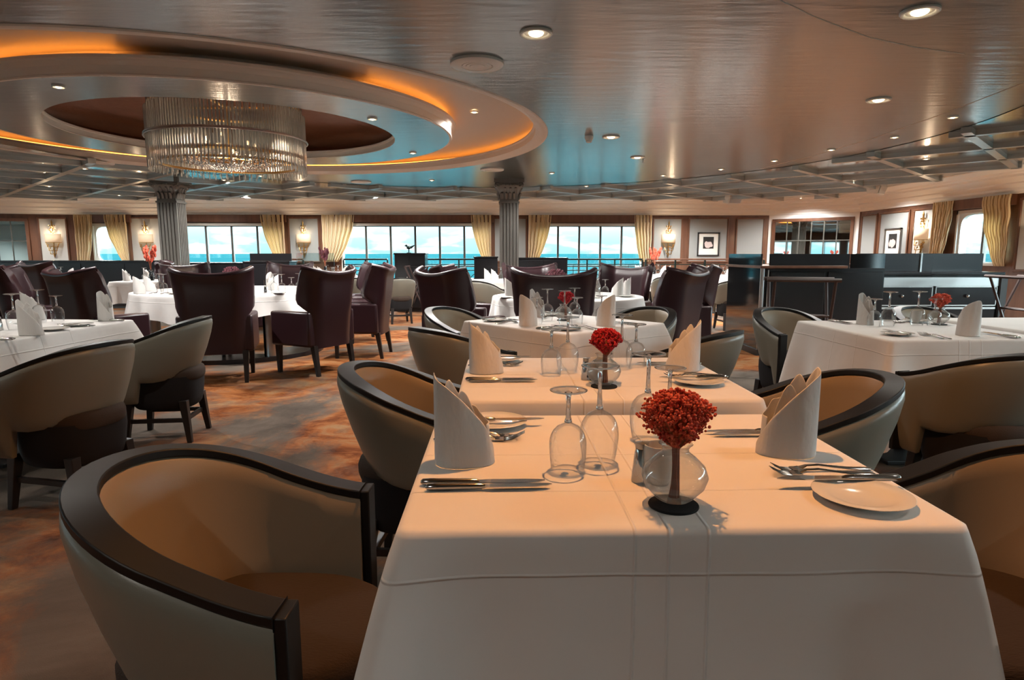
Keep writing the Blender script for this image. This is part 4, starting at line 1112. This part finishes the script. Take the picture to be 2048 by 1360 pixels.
KB2 = Kind(make_bunch('blossom_red', 1300, .053, .148, 5, .0034), 'flowers')
KB3 = Kind(make_bunch('blossom_plum', 420, .10, .20, 6, .008), 'flowers')
KB4 = Kind(make_bunch('blossom_coral', 700, .055, .148, 8, .0044), 'flowers')

# ---- nearest table
T1 = 'on the nearest table'
def setting(ox, oy, deg, lab, side, kn=-.175, fk=.135, pl=.265, nap=(.09, 0), napdeg=0, forks=True, bk=None, pf=.14, knives=2, z=TZ):
    """one place: f runs from the diner towards the table's middle, l to the diner's left"""
    a = R(deg)
    def w(f, l): return ox + f * cos(a) - l * sin(a), oy + f * sin(a) + l * cos(a)
    napkin(*w(*nap), deg + napdeg, 'white napkin folded into a cone at the %s %s' % (side, lab))
    for k in range(knives):
        x, y = w(.018 + .012 * k, kn - .027 * k); KK.put((x, y, z + .001), a + R(1.5 * k), '%s polished table knife at the %s %s' % (('inner', 'outer')[k], side, lab))
    if forks:
        for k in range(2):
            x, y = w(.012 + .012 * k, fk + .032 * k); KF.put((x, y, z + .001), a - R(3 * k), '%s polished table fork at the %s %s' % (('inner', 'outer')[k], side, lab))
    x, y = w(pf, pl); KP.put((x, y, z + .0005), 0, 'round white side plate at the %s %s' % (side, lab))
    if bk is not None:
        x, y = w(pf - .11, pl + bk); KK.put((x, y, z + .012), a, 'butter knife resting on the side plate at the %s %s' % (side, lab))
setting(-.172, 1.335, 0, T1, 'left place', kn=-.168, fk=.125, pl=.262, nap=(.092, -.03), bk=-.01, pf=.155)
setting(.768, 1.335, 180, T1, 'right place', kn=-.15, fk=.10, pl=.255, nap=(.135, -.02), bk=-.065, pf=.12)
glass('S', .136, 1.252, 'short upturned wine glass left of the vase on the nearest table'); glass('T', .207, 1.300, 'tall upturned wine glass left of the vase on the nearest table')
glass('T', .346, 1.46, 'tall upturned wine glass behind the coral flowers on the nearest table'); glass('S', .408, 1.50, 'short upturned wine glass behind the coral flowers on the nearest table')
KSH.put((.273, 1.185, TZ), 0, 'tapered chrome pepper mill beside the votive on the nearest table'); KVT.put((.305, 1.172, TZ), 0, 'frosted white votive cup behind the vase on the nearest table')
KCO.put((.303, 1.062, TZ), 0, 'black round coaster under the vase on the nearest table'); KVS.put((.307, 1.075, TZ + .003), 0, 'squat bubbled glass vase on the nearest table')
KB1.put((.307, 1.075, TZ + .004), 0, 'bunch of coral red dried flowers in the vase on the nearest table')
# ---- second table
T2 = 'on the second table'
setting(-.142, 2.275, 0, T2, 'left place', kn=-.10, fk=.19, pl=.31, nap=(.085, .055), bk=0)
setting(.812, 2.275, 180, T2, 'right place', kn=-.20, fk=.03, pl=.165, nap=(.12, -.095), bk=-.03)
glass('S', .183, 2.278, 'short upturned wine glass left of the vase on the second table'); glass('T', .247, 2.325, 'tall upturned wine glass left of the vase on the second table')
glass('T', .462, 2.40, 'tall upturned wine glass behind the red flowers on the second table'); glass('S', .528, 2.45, 'short upturned wine glass right of the flowers on the second table')
KCO.put((.343, 2.07, TZ), 0, 'black round coaster under the vase on the second table'); KVS.put((.343, 2.085, TZ + .003), 0, 'squat bubbled glass vase on the second table')
KB2.put((.347, 2.085, TZ + .004), 0, 'bunch of deep red dried flowers in the vase on the second table')
KSH.put((.30, 2.19, TZ), 0, 'tapered chrome pepper mill on the second table'); KVT.put((.335, 2.18, TZ), 0, 'frosted white votive cup behind the vase on the second table')
# ---- cornerwise table
T3 = 'on the cornerwise table'
def at_table(cx_, cy_, deg, hw):   # the place in the middle of an edge, facing deg
    a = R(deg); return cx_ - hw * cos(a), cy_ - hw * sin(a), deg
x, y, dg = at_table(.40, 4.10, 40, .44); setting(x, y, dg, T3, 'near left place', kn=-.20, fk=.15, pl=.32, nap=(.12, -.02), bk=0)
x, y, dg = at_table(.40, 4.10, 130, .47); setting(x, y, dg, T3, 'near right place', kn=-.19, fk=.15, pl=.30, nap=(.13, -.03), bk=0)
x, y, dg = at_table(.40, 4.10, -50, .47); setting(x, y, dg, T3, 'far left place', kn=-.19, fk=.10, pl=.26, nap=(.13, .10), bk=0)
for k, (q, x, y, l) in enumerate((('S', .225, 3.97, 'short upturned wine glass right of the left napkin'), ('T', .305, 4.16, 'tall upturned wine glass left of the flowers'), ('T', .40, 3.98, 'tall upturned wine glass before the flowers'), ('S', .475, 3.95, 'short upturned wine glass before the red flowers'), ('T', .50, 4.30, 'tall upturned wine glass right behind the flowers'), ('S', .655, 4.12, 'short upturned wine glass beside the right napkin'))):
    glass(q, x, y, l + ' ' + T3)
KVS.put((.415, 4.2, TZ + .003), 0, 'squat bubbled glass vase on the cornerwise table'); KB2.put((.43, 4.2, TZ + .004), 0, 'bunch of deep red dried flowers on the cornerwise table'); KCO.put((.415, 4.19, TZ), 0, 'black round coaster under the vase on the cornerwise table')
# ---- right table
T4 = 'on the right table'
x, y, dg = at_table(2.42, 3.68, 92, .49); setting(x, y, dg, T4, 'near place', kn=-.24, fk=.12, pl=.28, nap=(.17, -.09), bk=.0, pf=.20)
x, y, dg = at_table(2.42, 3.68, -88, .49); setting(x, y, dg, T4, 'far place', kn=-.22, fk=.12, pl=.28, nap=(.24, -.12), bk=0)
glass('S', 2.265, 3.80, 'short upturned wine glass before the far napkin on the right table'); glass('T', 2.365, 3.82, 'tall upturned wine glass right of the far napkin on the right table')
glass('T', 2.57, 3.86, 'tall upturned wine glass left of the flowers on the right table'); glass('S', 2.648, 3.82, 'short upturned wine glass before the flowers on the right table')
KVT.put((2.64, 3.98, TZ), 0, 'frosted votive cup behind the short glass on the right table')
KVS.put((2.735, 3.90, TZ + .003), 0, 'squat bubbled glass vase on the right table'); KB4.put((2.735, 3.90, TZ + .004), 0, 'bunch of bright coral red flowers on the right table'); KCO.put((2.735, 3.895, TZ), 0, 'black round coaster under the vase on the right table')
# ---- left table
T6 = 'on the left table'
x, y, dg = at_table(-2.96, 3.66, 176, .50); setting(x + .0, y - .20, dg, T6, 'near place', kn=.17, fk=-.20, pl=-.25, nap=(.10, -.05), napdeg=180, forks=False)
x, y, dg = at_table(-2.96, 3.66, 176, .50); setting(x + .0, y + .42, dg, T6, 'far place', kn=-.14, fk=.14, pl=.14, nap=(.16, -.18), napdeg=150, pf=.12, knives=1)
napkin(-3.12, 4.28, 40, 'white cone napkin behind the tall glass on the left table')
glass('T', -2.825, 3.72, 'tall upturned wine glass nearest the left edge on the left table'); glass('T', -2.98, 4.14, 'tall upturned wine glass behind the near napkin on the left table'); glass('S', -2.90, 4.19, 'short upturned wine glass right of the near napkin on the left table')
KSH.put((-2.90, 3.70, TZ), 0, 'tapered chrome pepper mill at the left edge of the left table')
# ---- big round table
T7 = 'on the big round table'
for k, (q, x, y, l) in enumerate((('T', -2.60, 7.35, 'tall upturned wine glass, left of the right-hand cluster'), ('T', -2.46, 7.20, 'tall upturned wine glass, nearest of the right-hand cluster'), ('T', -2.36, 7.50, 'tall upturned wine glass, back of the right-hand cluster'), ('S', -2.40, 7.35, 'short upturned wine glass in the right-hand cluster'), ('T', -3.95, 7.45, 'tall upturned wine glass, left of the left-hand cluster'), ('T', -3.80, 7.25, 'tall upturned wine glass, front of the left-hand cluster'), ('S', -3.70, 7.40, 'short upturned wine glass in the left-hand cluster'), ('S', -3.85, 7.60, 'short upturned wine glass, back of the left-hand cluster'), ('T', -3.66, 7.58, 'tall upturned wine glass, right of the left-hand cluster'))):
    glass(q, x, y, l + ' ' + T7)
for x, y, dg, l in ((-2.75, 7.75, 200, 'white cone napkin behind the votive'), (-2.25, 7.6, 180, 'white cone napkin beside the tall glasses at right'), (-3.98, 7.08, 60, 'white cone napkin at the near left'), (-4.12, 7.55, 20, 'white cone napkin further back at left'), (-3.1, 8.6, -90, 'white cone napkin at the far side')):
    napkin(x, y, dg, l + ' ' + T7)
KVT.put((-2.80, 7.20, TZ), 0, 'votive cup between the wing chairs on the big round table'); KSH.put((-2.64, 7.18, TZ), 0, 'chrome pepper mill right of the votive on the big round table')
for x, y, l in ((-2.45, 7.05, 'right'), (-3.55, 7.0, 'left')): KP.put((x, y, TZ + .0005), 0, 'white side plate at the near %s of the big round table' % l)
KVS.put((-3.30, 7.9, TZ + .003), 0, 'glass vase in the middle of the big round table'); KB3.put((-3.30, 7.9, TZ + .004), 0, 'big bunch of plum coloured dried flowers on the big round table')
for x, y, l in ((-3.85, 7.02, 'outer'), (-3.70, 6.98, 'inner')): KF.put((x, y, TZ + .001), R(95), 'fork at the near left of the big round table, the %s one' % l)
# ---- middle round table
T8 = 'on the middle round table'
for x, y, dg, l in ((1.20, 6.55, 160, 'white cone napkin right of the water carafe'), (1.34, 6.85, 170, 'white cone napkin at the right rim'), (.10, 6.55, 10, 'white cone napkin half hidden behind the chair at left'), (.98, 7.18, 200, 'white cone napkin at the far side')):
    napkin(x, y, dg, l + ' ' + T8)
for q, x, y, l in (('T', .42, 6.75, 'tall upturned wine glass, leftmost'), ('T', .62, 6.85, 'tall upturned wine glass behind the plum flowers'), ('T', 1.02, 6.80, 'tall upturned wine glass right of the middle'), ('S', 1.10, 6.70, 'short upturned wine glass at right'), ('S', 1.05, 6.98, 'short upturned wine glass at the far right')):
    glass(q, x, y, l + ' ' + T8)
KP.put((1.28, 6.45, TZ + .0005), 0, 'white side plate at the right of the middle round table'); KP.put((.05, 6.32, TZ + .0005), 0, 'white side plate at the left rim of the middle round table')
KVS.put((.56, 6.5, TZ + .003), 0, 'glass vase on the middle round table'); KB3.put((.56, 6.5, TZ + .004), 0, 'bunch of dark plum dried flowers on the middle round table')
o = thing('water_carafe', 'clear glass water carafe on the middle round table', 'carafe', (.93, 6.30, TZ)); MB().lathe([(.001, .003), (.055, .003), (.062, .02), (.06, .12), (.04, .17), (.033, .20), (.038, .215)], 28).build('body', 'vase', o, smooth=80); MB().lathe([(.001, .004), (.053, .004), (.058, .02), (.056, .11), (.001, .112)], 24).build('water', 'glass', o, smooth=80)
# ---- far tables: what shows on them
FN = ['far table left of the service station', 'far table before the right pillar', 'far table below the picture', 'far table by the railing', 'far left table', 'far table before the left pillar', 'far table left of the middle window']
for (x, y, dg, _), nm in zip(FAR, FN):
    a = R(dg)
    for k, (f, l, w_) in enumerate(((-.30, -.25, 'near left'), (.28, -.22, 'near right'), (-.25, .26, 'far left'), (.30, .24, 'far right'))):
        napkin(x + f * cos(a) - l * sin(a), y + f * sin(a) + l * cos(a), 0 if f < 0 else 180, 'cone napkin at the %s of the %s' % (w_, nm))
    for k, (f, l, w_) in enumerate(((-.10, -.10, 'left'), (.02, -.12, 'middle'), (.12, -.05, 'right'), (0, .10, 'back'))):
        glass('TS'[k % 2], x + f, y + l, 'upturned wine glass, the %s one on the %s' % (w_, nm))
# stalked flowers on the far tables
def make_spray(m_, seed, vm):
    def f():
        rnd = random.Random(seed); o = thing('flower_spray'); sm = MB(); bl = MB()
        for k in range(9):
            a = rnd.uniform(0, 2 * pi); l = rnd.uniform(.5, 1); tip = (.13 * l * cos(a), .13 * l * sin(a), .30 + .16 * l)
            sm.tube([(0, 0, .06), (.02 * cos(a), .02 * sin(a), .2), tip], .005, 4)
            for j in range(5): s_ = .55 + .45 * j / 4; bl.sphere((tip[0] * s_ + rnd.uniform(-.02, .02), tip[1] * s_ + rnd.uniform(-.02, .02), .06 + (tip[2] - .06) * s_), .022, 6, 4, 1.7)
        q = bl.build('petals', m_, o); q['kind'] = 'stuff'; sm.build('stalks', 'stem', o)
        return o
    return f
KSP = Kind(make_spray('blossom_coral', 2, None), 'flowers'); KSP2 = Kind(make_spray('blossom_plum', 3, None), 'flowers')
KTV = Kind(lambda: MB().lathe([(.001, 0), (.04, 0), (.045, .05), (.03, .12), (.02, .17), (.025, .18)], 20).build('tall_vase', 'black'), 'vase')
for kk, x, y, l in ((KSP, 3.30, 12.3, 'crimson stalked flower spray on a post right of the railing'), (KSP, -5.72, 10.55, 'crimson stalked flower spray before the left pillar'), (KSP2, -3.55, 13.0, 'dark twiggy flower spray beside the clear screen')):
    z = TZ
    if x == 3.30: y = 13.7
    if x == 2.2: z = .86
    KTV.put((x, y, z + .001), 0, 'small black vase holding the ' + ' '.join(l.split()[:4]) + (' by the railing' if x == 3.30 else ' far off at left' if x < -5 else ' near the screen' if x < 0 else ' before the window')); kk.put((x, y, z + .09), 0, l)

# ------------------------------------------------------------------ railing before the windows
def railing(x0, x1, y, name_label, wood=False, name='railing'):
    o = thing(name, name_label, 'railing', (x0, y, 0)); L = x1 - x0; mm = 'wood' if wood else 'iron'
    mb = MB(); mb.box(0, L, -.045, .045, 1.01, 1.055); mb.build('top_rail', mm, o, smooth=0, bevel=.01)
    mb = MB(); 
    for z in (.12, .72, .88): mb.box(0, L, -.012, .012, z, z + .025)
    mb.build('bars', 'iron', o, smooth=0)
    n = max(2, int(L / .7)); 
    for i in range(n + 1): MB().box(L * i / n - .02, L * i / n + .02, -.02, .02, 0, 1.01).build('post', 'iron', o, smooth=0)
    for i in range(n):
        cxx = L * (i + .5) / n
        for rr in (.13, .22): MB().tube([(cxx + rr * cos(R(30 * k)), 0, .42 + rr * sin(R(30 * k))) for k in range(13)], .010, 4).build('ring_ornament', 'iron', o, smooth=60)
        MB().box(cxx - .008, cxx + .008, -.008, .008, .64, .89).build('spindle', 'iron', o, smooth=0)
railing(-2.15, -.15, 17.6, 'dark iron railing with rings before the middle sea window')
railing(.85, 3.9, 17.6, 'dark iron railing with rings before the right sea window')
railing(3.95, 7.2, 17.4, 'wooden topped railing below the framed flower picture', True)
railing(-6.2, -5.4, 17.6, 'short railing left of the black service cabinet', True)
railing(-4.3, -3.1, 17.6, 'iron railing behind the clear screen')

# ------------------------------------------------------------------ black service furniture
def cabinet(x, y, rz, w, d, h, label, top='black', cat='cabinet', name='service_cabinet', doors=2):
    o = thing(name, label, cat, (x, y, 0), R(rz))
    MB().box(-w / 2, w / 2, -d / 2, d / 2, .06, h - .03).build('body', 'black', o, smooth=0, bevel=.006)
    MB().box(-w / 2 + .03, w / 2 - .03, -d / 2 + .03, d / 2 - .03, 0, .06).build('plinth', 'leg', o, smooth=0)
    MB().box(-w / 2 - .015, w / 2 + .015, -d / 2 - .015, d / 2 + .015, h - .03, h).build('worktop', top, o, smooth=0, bevel=.004)
    for i in range(doors):
        a = -w / 2 + w * i / doors + .012; b = -w / 2 + w * (i + 1) / doors - .012
        dr = MB().box(a, b, -d / 2 - .018, -d / 2 - .001, .09, h - .06).build('door', 'black', o, smooth=0, bevel=.004)
        MB().box(b - .05, b - .035, -d / 2 - .04, -d / 2 - .018, h * .45, h * .6).build('handle', 'chrome', dr, smooth=0)
    return o
cabinet(-1.85, 13.3, 0, .62, .5, 1.20, 'tall black lacquer service station in front of the middle sea window')
o = thing('bird_ornament', 'small dark bird shaped ornament on the black service station', 'ornament', (-1.90, 13.3, 1.2)); mb = MB(); mb.tube([(0, 0, 0), (0, 0, .08)], .012, 6); mb.lathe([(.001, 0), (.05, 0), (.04, .01), (.001, .012)], 12); mb.build('stand', 'iron', o); mb = MB(); mb.sphere((0, 0, .11), .05, 10, 6, .7); mb.sphere((-.05, 0, .15), .025, 8, 5); mb.tube([(-.07, 0, .15), (-.10, 0, .145)], [.008, .002], 5); mb.tube([(.04, 0, .11), (.12, 0, .16)], [.03, .008], 6); mb.build('bird', 'iron', o)
cabinet(-5.15, 14.4, 0, 1.0, .5, 1.02, 'black cabinet with a dark upstand below the sconce between the sea windows', doors=2)
o = thing('upstand_screen', 'black upright board on the cabinet below the sconce', 'screen', (-5.15, 14.45, 1.02)); MB().box(-.46, .46, -.015, .015, 0, .17).build('board', 'black', o, smooth=0); MB().box(-.47, .47, -.025, .025, .0, .02).build('foot_bar', 'leg', o, smooth=0)
o = thing('glass_screen', 'clear glass screen beside the black upstand, sea behind it', 'screen', (-4.15, 14.4, 0)); MB().box(-.42, .42, -.006, .006, .70, 1.20).build('pane', 'screen', o, smooth=0); MB().box(-.44, .44, -.02, .02, .66, .70).box(-.44, -.42, -.02, .02, 0, .7).box(.42, .44, -.02, .02, 0, .7).build('frame', 'leg', o, smooth=0)
cabinet(.95, 14.6, 0, 1.1, .45, 1.10, 'black cabinet to the right behind the dark pillar')
cabinet(-.35, 15.2, 0, .55, .45, 1.12, 'black cabinet at the left behind the dark pillar', doors=1)
cabinet(-10.0, 14.2, 0, 5.6, .4, 1.04, 'long black counter along the left below the mirror and sconces', doors=6, name='counter')
cabinet(-6.9, 15.4, 0, 3.2, .4, .98, 'dark low counter behind the left pillar', doors=4, name='counter')

# corner station at right: smoked glass side, lacquer front, brass knob
o = thing('service_station', 'black corner service station with smoked glass side behind the tray stand', 'cabinet', (3.02, 7.34, 0))
MB().box(.02, 1.45, .02, 1.1, .07, 1.02).build('body', 'black', o, smooth=0, bevel=.006)
MB().box(-.02, 1.5, -.02, 1.15, 0, .07).build('plinth', 'leg', o, smooth=0)
MB().box(.12, 1.05, .06, .10, 1.02, 1.185).build('back_board', 'black', o, smooth=0)
MB().box(0, .02, .05, 1.1, .07, 1.185).build('side_glass', 'mirror_dark', o, smooth=0)
MB().box(1.06, 1.46, .05, .07, 1.02, 1.185).build('glass_panel', 'mirror_dark', o, smooth=0)
MB().box(-.01, .03, -.01, .03, .07, 1.04).build('corner_strip', 'steel', o, smooth=0, bevel=.008)
MB().box(.07, .085, -.0, .02, .09, 1.0).build('trim_strip', 'steel', o, smooth=0)
MB().box(.06, 1.4, .005, .02, .078, .088).build('bottom_strip', 'gold', o, smooth=0)
dr = MB().box(.10, .74, .0, .02, .12, .98).build('door', 'black', o, smooth=0, bevel=.004)
MB().sphere((.0, -.03, .42), .03, 12, 8).build('knob', 'gold', dr)
MB().box(.78, 1.42, .0, .02, .12, .98).build('door', 'black', o, smooth=0, bevel=.004)
MB().box(-.03, .98, -.04, 1.12, 1.02, 1.05).build('worktop', 'wood', o, smooth=0, bevel=.004)
# long sideboard
o = thing('sideboard', 'long black sideboard with steel edged drawers at the right', 'sideboard', (4.5, 7.72, 0))
MB().box(0, 1.62, .0, .6, .12, .93).build('body', 'black', o, smooth=0, bevel=.005)
MB().box(-.02, 1.66, -.03, .62, .93, .965).build('worktop', 'black', o, smooth=0, bevel=.005)
MB().box(.0, 1.62, -.006, .0, .795, .90).build('steel_band', 'steel', o, smooth=0)
for a, b in ((.0, .80), (.82, 1.60)):
    d = MB().box(a + .02, b - .02, -.02, 0, .565, .78).build('drawer', 'black', o, smooth=0, bevel=.004)
    MB().box(a + .01, b - .01, -.014, -.001, .78, .793).box(a + .01, b - .01, -.014, -.001, .552, .565).box(a + .008, a + .02, -.014, -.001, .552, .793).box(b - .02, b - .008, -.014, -.001, .552, .793).build('drawer_edging', 'steel', d, smooth=0)
    MB().sphere(((a + b) / 2, -.04, .675), .022, 10, 6).build('knob', 'chrome', d)
    d = MB().box(a + .02, b - .02, -.02, 0, .15, .51).build('door', 'black', o, smooth=0, bevel=.004)
    MB().box(a + .01, b - .01, -.014, -.001, .512, .535).build('door_edging', 'steel', d, smooth=0)
for i, (a, b) in enumerate(((0, .80), (.83, 1.62))): MB().box(a, b, .30, .34, .965, 1.19).build('upstand_panel', 'black', o, smooth=0, bevel=.004)
MB().box(.805, .825, .28, .36, .965, 1.195).build('divider_strip', 'steel', o, smooth=0)
MB().box(1.62, 1.70, -.03, .05, 0, .93).build('leg', 'leg', o, smooth=0)
for a in (.02, .8, 1.5): MB().box(a, a + .06, .05, .11, 0, .12).build('leg', 'leg', o, smooth=0)

# folding tray stands
def make_stand():
    o = thing('tray_stand')
    for s_ in (-1, 1):
        mb = MB()
        for y in (-.27, .27):
            mb.tube([(-.20 * s_, y + .012 * s_, 0), (.19 * s_, y + .012 * s_, .93)], .015, 8)
        for k in (.15, .62): mb.tube([(-.20 * s_ + .39 * s_ * k, -.27, .93 * k), (-.20 * s_ + .39 * s_ * k, .27, .93 * k)], .012, 6)
        mb.build('leg_frame', 'stand_wood', o); mb = MB(); mb.tube([(.19 * s_, -.33, .935), (.19 * s_, .33, .935)], .018, 8); mb.build('top_bar', 'stand_wood', o)
    mb = MB()
    for y in (-.12, 0, .12): mb.box(-.19, .19, y - .02, y + .02, .932, .936)
    mb.build('webbing', 'blackmat', o, smooth=0)
    return o
KTS = Kind(make_stand, 'tray stand')
KTS.put((2.98, 6.28, 0), R(72), 'dark wooden folding tray stand before the black corner station')
KTS.put((-1.66, 12.68, 0), R(0), 'thin dark tray stand crossed in front of the far black station')
KTS.put((5.75, 6.9, 0), R(0), 'dark tray stand with crossed legs at the right edge')
